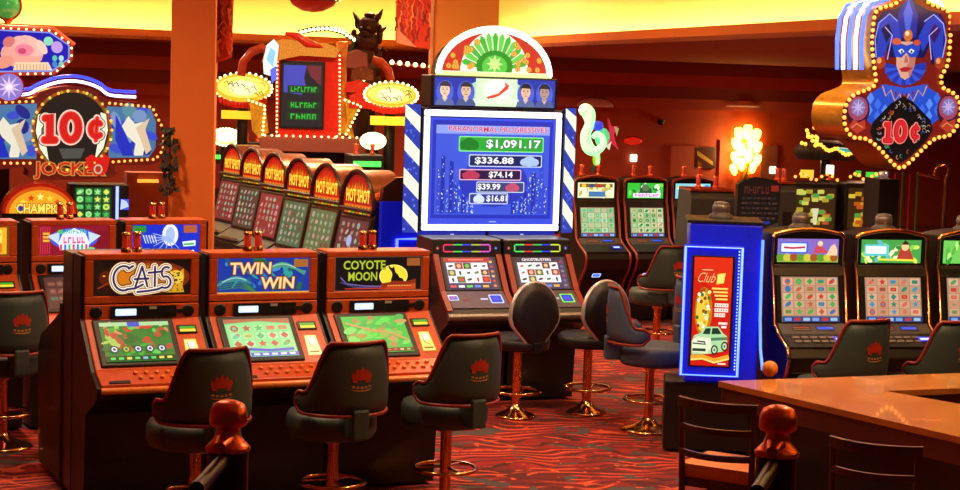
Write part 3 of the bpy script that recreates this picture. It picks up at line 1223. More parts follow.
def video_slot(label, pos, yaw, top, main, group, w=.56, trim=None, lamp=True, detail=True):
    r = empty('slot_machine', (pos[0], pos[1], 0), yaw, label, 'slot machine', group)
    h = w / 2
    trim = trim or M_GOLDCH

    def body(mb):
        mb.px(VD_BODY, -h + .012, h - .012, M_DARK)
    shared('cabinet_body', ('vb', w), body, r, bevel=.006)

    for s_ in (-1, 1):
        shared('edge_trim', ('vs', w, trim.name), lambda mb: mb.tube([(0, y - .008, z) for y, z in VD_F[:-1]], .014, trim, 8), r, (s_ * (h - .008), 0, 0))

    def cap(mb):
        n = 10
        for k in range(n):
            pass
        mb.tube([(-h + .01, -.006, 1.50)] + [(-h + .03 + (w - .06) * k / n, -.006, 1.525 + .035 * sin(pi * k / n)) for k in range(n + 1)] + [(h - .01, -.006, 1.50)], .016, trim, 8)
        mb.py([(-h + .03, 1.50)] + [(-h + .03 + (w - .06) * k / n, 1.525 + .035 * sin(pi * k / n)) for k in range(n + 1)] + [(h - .03, 1.50)], 0, .3, M_DARK)
    shared('top_cap', ('vc', w, trim.name), cap, r)
    top(w - .1, .165).build('top_screen', r, (0, -.004, 1.41), 0, strength=1.15)
    (cy, cz), t, L = panel((-.10, .90), (-.03, 1.24))

    def bez(mb):
        mb.box(-h + .03, h - .03, -.012, .01, -L / 2, L / 2, M_BLACK)
    bz = shared('screen_bezel', ('vz', w), bez, r, (0, cy, cz), (-t, 0, 0), .006)
    main(w - .13, L - .03).build('main_screen', bz, (0, -.0135, 0), 0, strength=.9)

    def shelf(mb):
        mb.box(-h + .03, h - .03, -.006, .012, 1.25, 1.31, M_GREY)
    shared('speaker_panel', ('vsp', w), shelf, r, bevel=.004)
    # deck
    (cy, cz), t, L = panel((-.36, .765), (-.20, .835))

    def deck(mb):
        mb.box(-h + .02, h - .02, -.014, .01, -L / 2, L / 2, M_BLACK)
    dk = shared('button_deck', ('vd', w), deck, r, (0, cy, cz), (-t, 0, 0), .006)
    if detail:
        def btn(mb):
            mb.box(-.026, .026, -.022, -.012, -.014, .014, M_LGREY)
        for i in range(5):
            for j in range(2):
                shared('button', 'vbt', btn, dk, (-.17 + .066 * i, 0, .03 - j * .05), bevel=.004)
    ar = Art()
    ar.rect(-.05, -.03, .05, .03, '#1838c8')
    ar.rect(-.035, -.012, .035, .012, '#d0e0ff')
    ar.build('touch_pad', dk, (h - .13, -.024, 0), 0, strength=1.3)
    (cy, cz), t, L = panel((-.2, .835), (-.10, .90))

    def mid(mb):
        mb.box(-h + .03, h - .03, -.012, .01, -L / 2, L / 2, M_GREY)
    md = shared('reader_panel', ('vm', w), mid, r, (0, cy, cz), (-t, 0, 0), .004)
    ar = Art()
    ar.rect(-.16, -.03, -.02, .03, '#181414')
    ar.rect(-.15, .006, -.03, .014, '#c04018')
    ar.rect(-.15, -.016, -.03, -.006, '#905020')
    ar.rect(.02, -.03, .16, .03, '#101830')
    ar.rect(.03, -.012, .15, .014, '#2850e0')
    ar.build('card_reader', md, (0, -.0135, 0), 0, strength=1.0)
    (cy, cz), t, L = panel((-.24, .46), (-.36, .60))

    def belly(mb):
        mb.box(-h + .05, h - .05, -.01, .01, -L / 2, L / 2, M_BLACK)
    by = shared('ticket_panel', ('vy', w), belly, r, (0, cy, cz), (-t, 0, 0), .004)
    ar = Art()
    ar.rrect(-.05, -.03, .05, .03, .012, '#c0d4ff')
    ar.rrect(-.04, -.02, .04, .02, .01, '#3868ff')
    ar.build('ticket_light', by, (-.1, -.0115, .0), 0, strength=1.3)
    if lamp:
        lb = shared('signal_lamp', 'vlamp', lambda mb: (mb.lathe([(.085, 0), (.085, .02), (.06, .035), (.06, .05)], M_GREY, 18),
                                                        mb.lathe([(.058, .05), (.062, .06), (.062, .085), (.056, .095)], M_LGREY, 18),
                                                        mb.lathe([(.056, .095), (.05, .112), (.01, .12)], M_GREY, 14)), r, (-.02, .1, 1.555))
    return r


def top_cash(w, h):
    a = Art()
    a.rect(-w / 2, -h / 2, w / 2, h / 2, '#8468c0')
    a.rect(-w / 2, -h / 2, w / 2, -h * .2, '#88b040')
    for i in range(9):
        a.ell(-w * .45 + i * w * .11, -h * .3, .03, .028, ('#5c9830', '#c8c040', '#a05028')[i % 3], 10)
    a.rrect(-w * .46, -h * .12, .0, h * .36, .008, '#3868d8')
    a.rrect(-w * .44, -h * .06, -.015, h * .3, .006, '#e8f0f8')
    a.line([(-w * .4, h * .13), (-w * .25, h * .1), (-w * .05, h * .14)], .014, '#c03040')
    a.poly([(.04, -h * .1), (.06, h * .2), (.09, h * .3), (.12, h * .1), (.15, -h * .1)], '#c84858')
    a.poly([(.14, -h * .2), (.17, h * .2), (.2, h * .3), (.22, h * .05), (.22, -h * .2)], '#f0c8a0')
    a.ell(.09, h * .3, .02, .02, '#f0d0a0', 10)
    return a


def top_archer(w, h):
    a = Art()
    a.rect(-w / 2, -h / 2, w / 2, h / 2, '#48a048')
    rr = random.Random(4)
    for _ in range(24):
        a.ell((rr.random() - .5) * w * .9, (rr.random() - .5) * h * .8, .03, .016, rr.choice(('#80d050', '#308840', '#c8e060', '#60b8c0', '#e8f0c0')), 9, rot=rr.random() * 3)
    a.rrect(-w * .45, -h * .2, -.02, h * .3, .008, '#60c8d0')
    a.rrect(-w * .43, -h * .1, -.04, h * .22, .006, '#f0f8f0')
    a.poly([(.04, -h * .4), (.06, .0), (.09, h * .35), (.12, h * .38), (.15, .0), (.18, -h * .4)], '#b04030')
    a.ell(.105, h * .22, .03, .032, '#f0c890', 12)
    a.poly([(.075, h * .3), (.105, h * .5), (.14, h * .3)], '#402010')
    a.line([(-.1, -h * .35), (.2, -h * .38)], .014, '#f0e040')
    return a


def top_leaf(w, h):
    a = Art()
    a.rect(-w / 2, -h / 2, w / 2, h / 2, '#70c858')
    rr = random.Random(8)
    for _ in range(26):
        a.ell((rr.random() - .5) * w * .9, (rr.random() - .5) * h * .8, .035, .014, rr.choice(('#b8f080', '#309838', '#e8f8a0', '#58b040')), 9, rot=rr.random() * 3)
    a.ell(.0, -h * .1, .07, .04, '#e89040', 14)
    a.ell(.05, .0, .03, .03, '#f0b060', 12)
    return a


def main_fruit(seed, bg, sym):
    def f(w, h):
        a = Art()
        a.rect(-w / 2, -h / 2, w / 2, h / 2, '#b48c70')
        reels(a, -w * .48, -h * .36, w * .48, h * .48, 5, 5, bg, sym, seed, .05)
        a.rect(-w / 2, -h / 2, w / 2, -h * .38, '#28488c')
        for i in range(6):
            a.rect(-w * .46 + i * w * .16, -h * .48, -w * .34 + i * w * .16, -h * .41, ('#80a8e8', '#c03c40', '#a8c8e8')[i % 3])
        return a
    return f


YC = R(13)
UC, VC = Vector((cos(YC), sin(YC), 0)), Vector((sin(YC), -cos(YC), 0))
OC = Vector((2.02, 12.58, 0))
SC = .635
GC = 'twin-screen slot machines in the right row'
PEACH = ('#d8ac88', '#cc9c78', '#e0b898')
right_pos = [OC + UC * (.3 + SC * i) for i in range(3)]
video_slot('twin-screen slot machine next to the blue neon advert panel', right_pos[0], YC, top_cash, main_fruit(1, PEACH, ('#38a848', '#50c060', '#d04030', '#3878b8', '#58b058', '#c86048')), GC)
video_slot('twin-screen slot machine second from the blue neon advert panel', right_pos[1], YC, top_archer, main_fruit(2, PEACH, ('#d04838', '#c83828', '#4898c0', '#d87858', '#388870', '#e06858')), GC)
video_slot('twin-screen slot machine with leafy green top screen at the right edge', right_pos[2], YC, top_leaf, main_fruit(3, PEACH, ('#d86048', '#c84838', '#58a0b0', '#d88868', '#60a060')), GC)

# end-of-row advert cabinet with neon border, on its dark plinth
M_BLUE = mat('blue_panel_painted_glow', '#1c2ee0', .3, coat=.5, var=.05, emis='#0c18ff', strength=.22)  # faint emission stands in for neon light falling on the blue panels
ae = empty('advert_cabinet', (1.68, 12.3, 0), R(-4), 'blue advert cabinet with neon border and red car poster at the row end', 'advert display')
mb = MB()
mb.box(-.37, .25, .02, .36, .02, .50, M_BLACK)
mb.build('plinth', ae, bevel=.01)
mb = MB()
mb.box(-.24, .255, .04, .5, .50, 1.60, M_BLUE)
mb.build('cabinet_body', ae, bevel=.012)
mb = MB()
mb.box(-.26, .26, .03, .5, 1.60, 1.625, M_DARK)
mb.build('top_cap', ae, bevel=.006)
shared('signal_lamp', 'vlamp', None, ae, (-.02, .27, 1.625))
fw, fz0, fz1 = .205, .545, 1.455
mb = MB()
mb.box(-fw, fw, -.03, .04, fz0, fz1, M_BLUE)
fr = mb.build('poster_frame', ae, (-.075, 0, 0), bevel=.006)
mb = MB()
q = .012
mb.tube([(-fw + q, -.036, fz0 + q), (fw - q, -.036, fz0 + q), (fw - q, -.036, fz1 - q), (-fw + q, -.036, fz1 - q)], .010, mat('bright_blue_neon', '#80a0ff', .3, emis='#5078ff', strength=3.2), 6, closed=True)
mb.build('neon_border', fr)
bulbs(fr, [(fw - .032, -.034, fz0 + .06 + k * .022) for k in range(38)], mat('pale_blue_bulb', '#a0c0ff', .3, emis='#80a8ff', strength=1.8, sampling='NONE'), .006)
mb = MB()
mb.box(-.145, .145, -.036, -.028, fz0 + .07, fz1 - .07, M_BLACK)
mb.build('poster_bezel', fr, bevel=.003)
a = Art()
pw, ph = .26, .75
a.rect(-pw / 2, -ph / 2, pw / 2, ph / 2, '#c81c10')
a.poly([(-pw / 2, ph / 2), (pw / 2, ph / 2), (pw / 2, .1), (-pw / 2, .24)], '#d82c14')
a.ell(-.055, .0, .06, .17, '#b87818', 16)
a.ell(-.06, .0, .045, .14, '#e8c840', 16)
rr = random.Random(2)
for k in range(26):
    a.ell(-.06 + (rr.random() - .5) * .09, (rr.random() - .5) * .3, .012, .014, rr.choice(('#fff0a0', '#40702c', '#d8a020', '#f8f0d0', '#a04818')), 8)
a.text('Club', -.04, .235, .12, .07, '#f8b070', [(.03, '#a01808')], shear=.35)
a.rect(-.075, .285, .0, .291, '#f0c090')
a.poly([(.025, .19), (.075, .2), (.085, .27), (.03, .262)], '#f8d040')
a.poly([(.03, .197), (.07, .205), (.078, .262), (.036, .255)], '#ffe878')
for k in range(4):
    a.rect(-.005 + .01 * k, .155 - k * .024, .105, .167 - k * .024, '#f8d860')
for k in range(3):
    a.rect(.02, .035 - k * .034, .112 - .02 * (k == 2), .06 - k * .034, '#f4ece0')
    for j in range(5):
        a.rect(.028 + j * .017, .041 - k * .034, .034 + j * .017, .054 - k * .034, '#c82818')
a.rect(.05, -.085, .11, -.07, '#f0e8e0')
a.rect(.07, -.11, .105, -.094, '#f0e8e0')
# the car
a.poly([(-.125, -.30), (-.128, -.21), (-.11, -.165), (-.07, -.15), (-.045, -.105), (.05, -.1), (.085, -.145), (.112, -.165), (.118, -.25), (.09, -.27), (.0, -.29)], '#a8d8a0')
a.poly([(-.122, -.28), (-.122, -.2), (-.09, -.175), (-.0, -.18), (.01, -.24), (-.02, -.29)], '#e0f0c8')
a.poly([(-.055, -.155), (-.036, -.115), (.0, -.112), (-.005, -.155)], '#1c3828')
a.poly([(.005, -.155), (.01, -.112), (.048, -.11), (.074, -.15)], '#1c3828')
a.poly([(-.12, -.225), (-.118, -.2), (-.035, -.205), (-.03, -.23)], '#183020')
a.line([(-.115, -.212), (-.04, -.218)], .006, '#f0f8e0')
a.rect(-.12, -.275, -.03, -.255, '#204030')
a.poly([(.0, -.18), (.11, -.17), (.115, -.19), (.005, -.2)], '#4c8058')
a.ell(-.105, -.205, .016, .012, '#ffffe8', 10)
a.ell(-.02, -.21, .014, .012, '#ffffe8', 10)
for x, y in ((.03, -.262), (.098, -.235)):
    a.ell(x, y, .024, .034, '#142018', 14)
    a.ell(x, y, .015, .023, '#c0e0b8', 12)
    a.ell(x, y, .006, .01, '#203828', 8)
a.line([(-.13, -.32), (-.05, -.31), (.03, -.335), (.13, -.305)], .03, '#f0a030')
a.line([(-.13, -.335), (-.05, -.325), (.03, -.35), (.13, -.32)], .012, '#ffe070')
a.rect(.055, -.362, .11, -.352, '#f8e8d8')
a.build('poster', fr, (0, -.0375, (fz0 + fz1) / 2), 0, strength=1.1)
mb = MB()
mb.tube([(.258, .03, 1.5), (.259, .03, 1.2), (.262, .01, .95), (.27, -.03, .75), (.285, -.09, .62)], .011, mat('edge_blue_neon', '#80a8ff', .3, emis='#3c70ff', strength=2.5), 6)
mb.build('neon_edge', ae)
# ---- two slant machines under the jackpot sign
SL_F = [(0.0, 1.28), (-.02, 1.14), (-.215, .885), (-.40, .775), (-.44, .73), (-.43, .66), (-.30, .60), (-.20, .5), (-.16, .02)]
YG = R(20)
UG, VG = Vector((cos(YG), sin(YG), 0)), Vector((sin(YG), -cos(YG), 0))
OG = Vector((-.39, 14.1, 0))
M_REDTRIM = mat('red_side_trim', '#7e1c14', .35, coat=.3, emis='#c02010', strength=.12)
M_VIOLET = mat('violet_grey_deck', '#5a5068', .35, .3)
BARS = [('#e83058', '#38c848', '#3040d0', '#a0b030', '#d050c0'), ('#40e050', '#d82820', '#38b840', '#2838d0', '#c0d030')]


def slant_slot(label, pos, yaw, k, group):
    r = empty('slot_machine', (pos[0], pos[1], 0), yaw, label, 'slot machine', group)
    h = .285

    def body(mb):
        mb.px([(.4, .02), (.4, 1.28)] + SL_F, -h, h, M_DARK)
    shared('cabinet_body', 'sb', body, r, bevel=.008)
    # light bar
    mb = MB()
    a = Art()
    a.rrect(-.2, -.034, .2, .034, .014, '#141018')
    n = len(BARS[k])
    for i, c in enumerate(BARS[k]):
        x0, x1 = -.19 + .38 * i / n, -.19 + .38 * (i + 1) / n
        a.rect(x0, .022, x1, .032, c)
        a.rect(x0, -.032, x1, -.022, c)
    a.rect(-.2, -.024, -.19, .024, BARS[k][0])
    a.rect(.19, -.024, .2, .024, BARS[k][-1])
    a.build('light_bar', r, (0, -.014, 1.21), R(6), strength=1.4)
    a = Art()
    a.star(-.245, 0, .016, '#d86858', 4)
    a.star(.245, 0, .016, '#7080d8', 4)
    a.build('button_light', r, (0, -.014, 1.21), R(6), strength=1.0)
    (cy, cz), t, L = panel((-.215, .885), (-.02, 1.14))

    def bez(mb):
        mb.box(-h + .05, h - .05, -.014, .01, -L / 2 + .006, L / 2 - .006, M_BLACK)
    bz = shared('screen_bezel', 'sz', bez, r, (0, cy, cz), (-t, 0, 0), .006)

    for s_ in (-1, 1):
        shared('side_trim', 'st', lambda mb: mb.px([(-.006, 1.135), (-.23, .84), (-.40, .755), (-.425, .765), (-.235, .895), (-.03, 1.165)], -.022, .022, M_REDTRIM), r, (s_ * (h - .022), 0, 0), bevel=.006)
    a = Art()
    w, hh = .42, L - .03
    a.rect(-w / 2, -hh / 2, w / 2, hh / 2, '#302c60')
    a.rect(-w * .5, hh * .36, w * .42, hh * .5, '#a82830' if k == 0 else '#18183c')
    if k:
        a.text('GHOSTBUSTERS', -.02, hh * .43, w * .6, hh * .085, '#f4f4ff', bold=.02)
    else:
        a.rect(-w * .40, hh * .41, w * .3, hh * .46, '#f07068')
    a.rect(-w * .46, -hh * .30, w * .36, hh * .34, '#d8dce8')
    rr = random.Random(40 + k)
    cw, ch_ = w * .82 / 5, hh * .64 / 3
    for i in range(5):
        for j in range(3):
            cx, cy_ = -w * .46 + cw * (i + .5), -hh * .30 + ch_ * (j + .5)
            sp = rr.random()
            if sp < .3:
                a.rect(cx - cw * .46, cy_ - ch_ * .44, cx + cw * .46, cy_ + ch_ * .44, rr.choice(('#a01820', '#601018', '#2a6820')))
                a.ell(cx, cy_, cw * .26, ch_ * .3, rr.choice(('#38d048', '#d83838', '#e8b890')), 10)
            else:
                a.rect(cx - cw * .46, cy_ - ch_ * .44, cx + cw * .46, cy_ + ch_ * .44, '#f4f6ff')
                kx = rr.randrange(3)
                c = rr.choice(('#304048', '#384838', '#50303c', '#388048', '#c03030'))
                if kx == 0:
                    a.ell(cx, cy_, cw * .34, ch_ * .18, c, 10, rot=.3)
                elif kx == 1:
                    a.poly([(cx - cw * .3, cy_ - ch_ * .15), (cx + cw * .1, cy_ - ch_ * .2), (cx + cw * .32, cy_ + ch_ * .15), (cx - cw * .1, cy_ + ch_ * .1)], c)
                else:
                    a.poly([(cx - cw * .08, cy_ - ch_ * .36), (cx + cw * .1, cy_ - ch_ * .36), (cx + cw * .16, cy_ + ch_ * .1), (cx, cy_ + ch_ * .36), (cx - cw * .16, cy_ + ch_ * .05)], c)
    for i in range(6):
        a.ell(w * .43, -hh * .4 + i * hh * .15, .014, .012, ('#e88838', '#c83828', '#f0c060')[i % 3] if k == 0 else ('#788090', '#5a6890', '#a03838')[i % 3], 8)
    a.rect(-w * .48, -hh * .46, w * .38, -hh * .36, '#182050')
    for i in range(5):
        a.rect(-w * .46 + i * w * .16, -hh * .45, -w * .34 + i * w * .16, -hh * .38, ('#d85050', '#f0f0f8', '#50d060', '#5080f0', '#e0b040')[i])
    a.build('screen', bz, (0, -.0155, 0), 0, strength=1.05)
    (cy, cz), t, L = panel((-.40, .775), (-.215, .885))

    def deck(mb):
        mb.box(-h + .045, h - .045, -.012, .01, -L / 2, L / 2, M_VIOLET)
    dk = shared('button_deck', 'sd', deck, r, (0, cy, cz), (-t, 0, 0), .006)
    a = Art()
    a.rrect(-.055, -.055, .055, .055, .012, ('#b8d0ff', '#70f040')[k])
    a.rrect(-.044, -.044, .044, .044, .01, '#1420a8')
    a.rrect(-.03, -.02, .03, .03, .008, '#2c40e0')
    a.build('touch_button', dk, (.15, -.0135, .0), 0, strength=1.25)
    a = Art()
    a.rrect(-.04, -.035, .04, .035, .008, '#e8e8f8')
    a.rrect(-.034, -.028, .034, .02, .006, '#4860d8')
    a.rect(-.02, -.01, .012, .008, '#e04048')
    a.build('player_display', dk, (-.2, -.0135, .02), 0, strength=1.1)
    a = Art()
    a.rect(-.03, -.014, .03, .014, '#8c3420')
    a.rect(.12, -.01, .18, .01, '#e0e4ff')
    a.build('ticket_slot', dk, (-.1, -.0135, .0), 0, strength=.8)

    def lip(mb):
        mb.tube([(-h, -.43, .715), (h, -.43, .715)], .03, M_LGREY, 8)
    shared('deck_edge', 'sl', lip, r)
    return r


GG = 'slant-top slot machines under the jackpot sign'
slant_slot('slant-top slot machine under the left half of the jackpot sign', OG + UG * .3, YG, 0, GG)
slant_slot('slant-top slot machine under the right half of the jackpot sign', OG + UG * .9, YG, 1, GG)

# ---- the tall jackpot sign standing on a pedestal behind the pair
sc_ = OG + UG * .67 - VG * .57
sg = empty('jackpot_sign', (sc_.x, sc_.y, 0), YG, 'tall lit jackpot sign with striped wings, blue screen and domed red topper', 'jackpot sign')
M_SIGN = mat('navy_sign_body', '#161a3c', .35, coat=.3)
M_GLOWW = mat('white_glow_border', '#f4f8ff', .4, emis='#e8f0ff', strength=1.9)
SZ0, SZ1, SW = 1.30, 2.29, .60
mb = MB()
mb.box(-.5, .5, -.05, .2, 0, SZ0, M_SIGN)
mb.build('pedestal', sg, bevel=.01)
mb = MB()
mb.box(-SW - .02, SW + .02, -.10, .16, SZ0 - .02, SZ1 + .02, M_SIGN)
mb.build('sign_body', sg, bevel=.012)
# glowing frame
mb = MB()
t_ = .05
mb.box(-SW, SW, -.125, -.10, SZ0 + .01, SZ0 + .01 + t_, M_GLOWW)
mb.box(-SW, SW, -.125, -.10, SZ1 - t_, SZ1, M_GLOWW)
mb.box(-SW, -SW + t_, -.125, -.10, SZ0 + .01 + t_, SZ1 - t_, M_GLOWW)
mb.box(SW - t_, SW, -.125, -.10, SZ0 + .01 + t_, SZ1 - t_, M_GLOWW)
mb.build('glowing_border', sg, bevel=.012)
# screen
W_, H_ = 2 * (SW - t_) - .01, SZ1 - SZ0 - 2 * t_ - .02
a = Art()
a.rect(-W_ / 2, -H_ / 2, W_ / 2, H_ / 2, '#3c50e0')
a.rect(-W_ / 2 + .02, -H_ / 2 + .05, W_ / 2 - .02, H_ / 2 - .02, '#2834b8')
a.rect(-W_ / 2 + .05, -H_ / 2 + .08, W_ / 2 - .05, H_ / 2 - .06, '#4058d8')
a.rect(-W_ / 2 + .05, H_ / 2 - .13, W_ / 2 - .05, H_ / 2 - .06, '#8ca0f0')
rr = random.Random(17)
for s_ in (-1, 1):                     # lit towers of a night skyline
    for i in range(9):
        x = s_ * (W_ / 2 - .08 - i * .036)
        hh = .20 + rr.random() * .30 - i * .018
        y0 = -H_ / 2 + .09
        a.rect(x - .017, y0, x + .017, y0 + hh, rr.choice(('#2c3cc0', '#3448cc', '#2430a8')))
        for _ in range(14):
            yy = y0 + rr.random() * hh
            xx = x - .012 + rr.random() * .02
            a.rect(xx, yy, xx + .007, yy + .012, rr.choice(('#a8c8ff', '#88a8ff', '#e0f0ff', '#5878f0')))
a.ell(0, -H_ * .1, .3, .2, '#2a38b8', 24)
a.text('PARANORMAL PROGRESSIVES', .03, H_ / 2 - .09, .86, .044, '#c83058', [(.04, '#f0d0e8')], bold=.012, arc=.03)


def bar(cx, cy, w, h, col, edge, s, tx, tw, deco):
    a.rrect(cx - w / 2, cy - h / 2, cx + w / 2, cy + h / 2, .012, edge)
    a.rrect(cx - w / 2 + .008, cy - h / 2 + .008, cx + w / 2 - .008, cy + h / 2 - .008, .01, col)
    if deco:
        dx, dw, dc = deco
        a.ell(dx, cy, dw, h * .42, dc, 12)
        a.ell(dx - dw * .8, cy - h * .08, dw * .6, h * .3, dc, 10)
        a.ell(dx + dw * .8, cy - h * .08, dw * .6, h * .3, dc, 10)
    a.text(s, tx, cy, tw, h * .64, '#f4f8ff', [(.03, '#0c1438')], bold=.03)


bar(.06, .225, .74, .125, '#28a838', '#90f098', '$1,091.17', .165, .48, (-.22, .06, '#1c7c28'))
bar(.10, .09, .64, .10, '#1c2460', '#c8d8ff', '$336.88', .0, .34, (.31, .06, '#a8c4f8'))
bar(-.03, -.025, .54, .09, '#301848', '#f0b8c8', '$74.14', .06, .21, (-.2, .055, '#b83858'))
bar(.06, -.125, .42, .09, '#3c4478', '#c0d4f0', '$39.99', -.04, .20, (.165, .045, '#c05070'))
bar(-.04, -.22, .34, .09, '#303c98', '#c8d4ff', '$16.81', .03, .18, (-.125, .035, '#d0e0ff'))
a.rect(-.03, -H_ / 2 + .022, .03, -H_ / 2 + .03, '#a0b8ff')
a.build('jackpot_screen', sg, (0, -.113, (SZ0 + SZ1) / 2), 0, strength=1.1)
# striped wings, folded back on both sides
for s_ in (-1, 1):
    mb = MB()
    mb.box(0 if s_ > 0 else -.13, .13 if s_ > 0 else 0, -.02, .03, SZ0 + .0, SZ1 + .03, M_SIGN)
    wg = mb.build('side_wing', sg, (s_ * (SW + .02), -.09, 0), (0, 0, s_ * R(-22) * -1), bevel=.006)
    a = Art()
    x0, x1 = (-.062, .062)
    a.rect(x0, -.52, x1, .52, '#2c3ca8')
    for i in range(40):
        a.ell(x0 + .01 + rr.random() * .1, -.5 + rr.random(), .012, .008, rr.choice(('#5068d8', '#4054c0', '#7088e8')), 7, rot=rr.random() * 3)
    for k in range(4):
        y = -.52 + .27 * k + (.03 if s_ > 0 else .0)
        p = [(x0, y + .13), (x1, y), (x1, y + .13), (x0, y + .26)]
        p = [(x, max(-.52, min(.52, yy))) for x, yy in p]
        a.poly(p, '#eaf2dc')
    a.build('wing_stripes', wg, (s_ * .065, -.0215, (SZ0 + SZ1) / 2 + .015), 0, strength=1.15)
# second lit panel with four portraits above the screen
mb = MB()
mb.box(-.55, .55, -.12, .16, SZ1 + .022, SZ1 + .28, M_BLACK)
tp = mb.build('portrait_box', sg, bevel=.012)
a = Art()
w, h = 1.05, .225
a.rect(-w / 2, -h / 2, w / 2, h / 2, '#2838a8')
a.ell(.0, 0, .27, .108, '#a8d8b0', 22)
a.rect(-.17, -h / 2, .19, h / 2, '#d0ecc8')
a.ell(.02, .02, .13, .09, '#f0fce8', 20)
a.line([(-.07, -.05), (.03, -.015), (.10, .045), (.085, .075), (.115, .05)], [.03, .022, .035, .03, .02], '#d84838')
a.text('GHOSTBUSTERS', .02, -.07, .40, .045, '#f4fff0', [(.05, '#b8d8b8')], bold=.02)
SK = (('#e8c8a8', '#3a3040', '#5868a0'), ('#d8b898', '#33303c', '#48588c'), ('#e0b898', '#28242c', '#586898'), ('#b09088', '#2c2834', '#505c90'))
for i, x in enumerate((-.435, -.255, .265, .43)):
    sk, ha, co = SK[i]
    a.ell(x, -.005, .075, .095, '#4c60d0', 16)
    a.poly([(x - .085, -h / 2), (x - .07, -.07), (x - .025, -.05), (x + .025, -.05), (x + .07, -.07), (x + .085, -h / 2)], co)
    a.poly([(x - .025, -.05), (x, -.085), (x + .025, -.05)], '#c8c0c8')
    a.rect(x - .018, -.062, x + .018, -.03, sk)
    a.ell(x, .012, .042, .055, sk, 16)
    a.poly([(x - .045, .01), (x - .048, .055), (x - .02, .082), (x + .02, .082), (x + .048, .055), (x + .045, .01), (x + .036, .04), (x - .036, .042)], ha)
    for e in (-1, 1):
        a.ell(x + e * .016, .015, .007, .004, '#2c2430', 8)
        a.rect(x + e * .016 - .009, .024, x + e * .016 + .009, .028, ha)
    a.poly([(x - .004, .012), (x + .006, -.006), (x - .006, -.006)], '#b08878')
    a.rect(x - .013, -.023, x + .013, -.018, '#904c44')
a.build('portrait_panel', tp, (0, -.1215, SZ1 + .151), 0, strength=1.15)
# domed topper
DZ = SZ1 + .282
dome = [(.50 * cos(R(a_)), .385 * sin(R(a_))) for a_ in range(0, 181, 9)]
mb = MB()
mb.py([(x, DZ + z) for x, z in dome], -.08, .06, M_SIGN)
dm = mb.build('domed_topper', sg)
mb = MB()
mb.tube([(x * .97, -.09, DZ + .012 + z * .97) for x, z in dome], .026, mat('dome_rim_light', '#f0fff0', .4, emis='#e4ffe0', strength=1.8), 8)
mb.box(-.5, .5, -.10, -.07, DZ - .012, DZ + .03, mat('dome_foot_light', '#d0f0c0', .4, emis='#a8e090', strength=1.0))
mb.build('rim_light', dm)
a = Art()
pts = [(.475 * cos(R(t)), .355 * sin(R(t))) for t in range(0, 181, 9)]
a.poly(pts, '#c83428')
a.poly([(.30 * cos(R(t)), .355 * sin(R(t))) for t in range(0, 181, 9)], '#f0f4e0')
for k in range(13):
    t = R(15 + k * 12.5)
    a.poly([(.02 * cos(t - .5), .03), (.27 * cos(t - .09), .03 + .28 * sin(t - .09)), (.3 * cos(t), .02 + .33 * sin(t)), (.27 * cos(t + .09), .03 + .28 * sin(t + .09))], ('#40b838', '#68d050')[k % 2])
a.ell(0, .07, .16, .13, '#2c9028', 20)
a.ell(0, .07, .11, .09, '#58c848', 18)
a.star(0, .09, .075, '#c8f090', 8, .5)
a.rect(-.47, -.0, .47, .025, '#e4f4d8')
for i in range(24):
    s_ = 1 if i % 2 else -1
    x = s_ * (.14 + rr.random() * .26)
    y = .05 + rr.random() * max(.02, (.30 * math.sqrt(max(0, 1 - (x / .46) ** 2)) - .06))
    a.ell(x, y, .024, .024, '#d87820', 12)
    a.ell(x, y, .018, .018, '#f8b850', 12)
    a.rect(x - .004, y - .01, x + .004, y + .01, '#c06818')
a.build('topper_print', dm, (0, -.0825, DZ + .012), 0, strength=1.1)
# short lit plates under the sign, over each machine
a = Art()
for x in (-.33, .28):
    a.rect(x - .29, -.045, x + .29, .05, '#1c2aa8')
    a.rect(x - .03, -.012, x + .03, .002, '#e8ecff')
    a.rect(x - .015, .006, x + .015, .028, '#c8d0ff')
    a.rect(x - .03, -.034, x + .03, -.018, '#e8ecff')
a.build('base_plates', sg, (0, -.1025, SZ0 + .03 - .075), 0, strength=.9)

# ---- far row of twin-screen machines in the middle distance
YD = R(21)
UD, VD = Vector((cos(YD), sin(YD), 0)), Vector((sin(YD), -cos(YD), 0))
OD = Vector((.995, 19.27, 0))
GREENP = ('#a8e0a0', '#c8f0b8', '#90d098')


def top_far(c1, c2, c3, seed):
    def f(w, h):
        a = Art()
        a.rect(-w / 2, -h / 2, w / 2, h / 2, c1)
        rr = random.Random(seed)
        for _ in range(20):
            a.ell((rr.random() - .5) * w * .9, (rr.random() - .5) * h * .8, .03, .018, rr.choice((c2, c3, '#e8f8d8')), 9, rot=rr.random() * 3)
        if seed == 1:
            a.rect(-w * .2, -h * .42, w * .25, -h * .08, '#4878b0')
            a.rect(-w * .45, h * .2, w * .45, h * .42, '#7a5c30')
            for k in range(4):
                a.ell(-w * .34 + k * w * .22, h * .3, .028, .022, ('#f0c020', '#384880', '#c83020', '#f0e080')[k], 10)
        elif seed == 2:
            a.poly([(-.09, -h * .4), (-.07, .02), (-.03, h * .3), (.03, h * .3), (.07, .02), (.09, -h * .4)], '#305038')
            a.ell(0, h * .2, .045, .04, '#587850', 12)
            a.rrect(-w * .34, -h * .44, w * .42, -h * .16, .008, '#fff0ff')
            a.scribble(.02, -h * .3, w * .7, h * .2, 7, '#e860c8', 5)
        else:
            a.rect(-w * .4, -h * .4, w * .4, h * .3, '#3868d0')
        return a
    return f


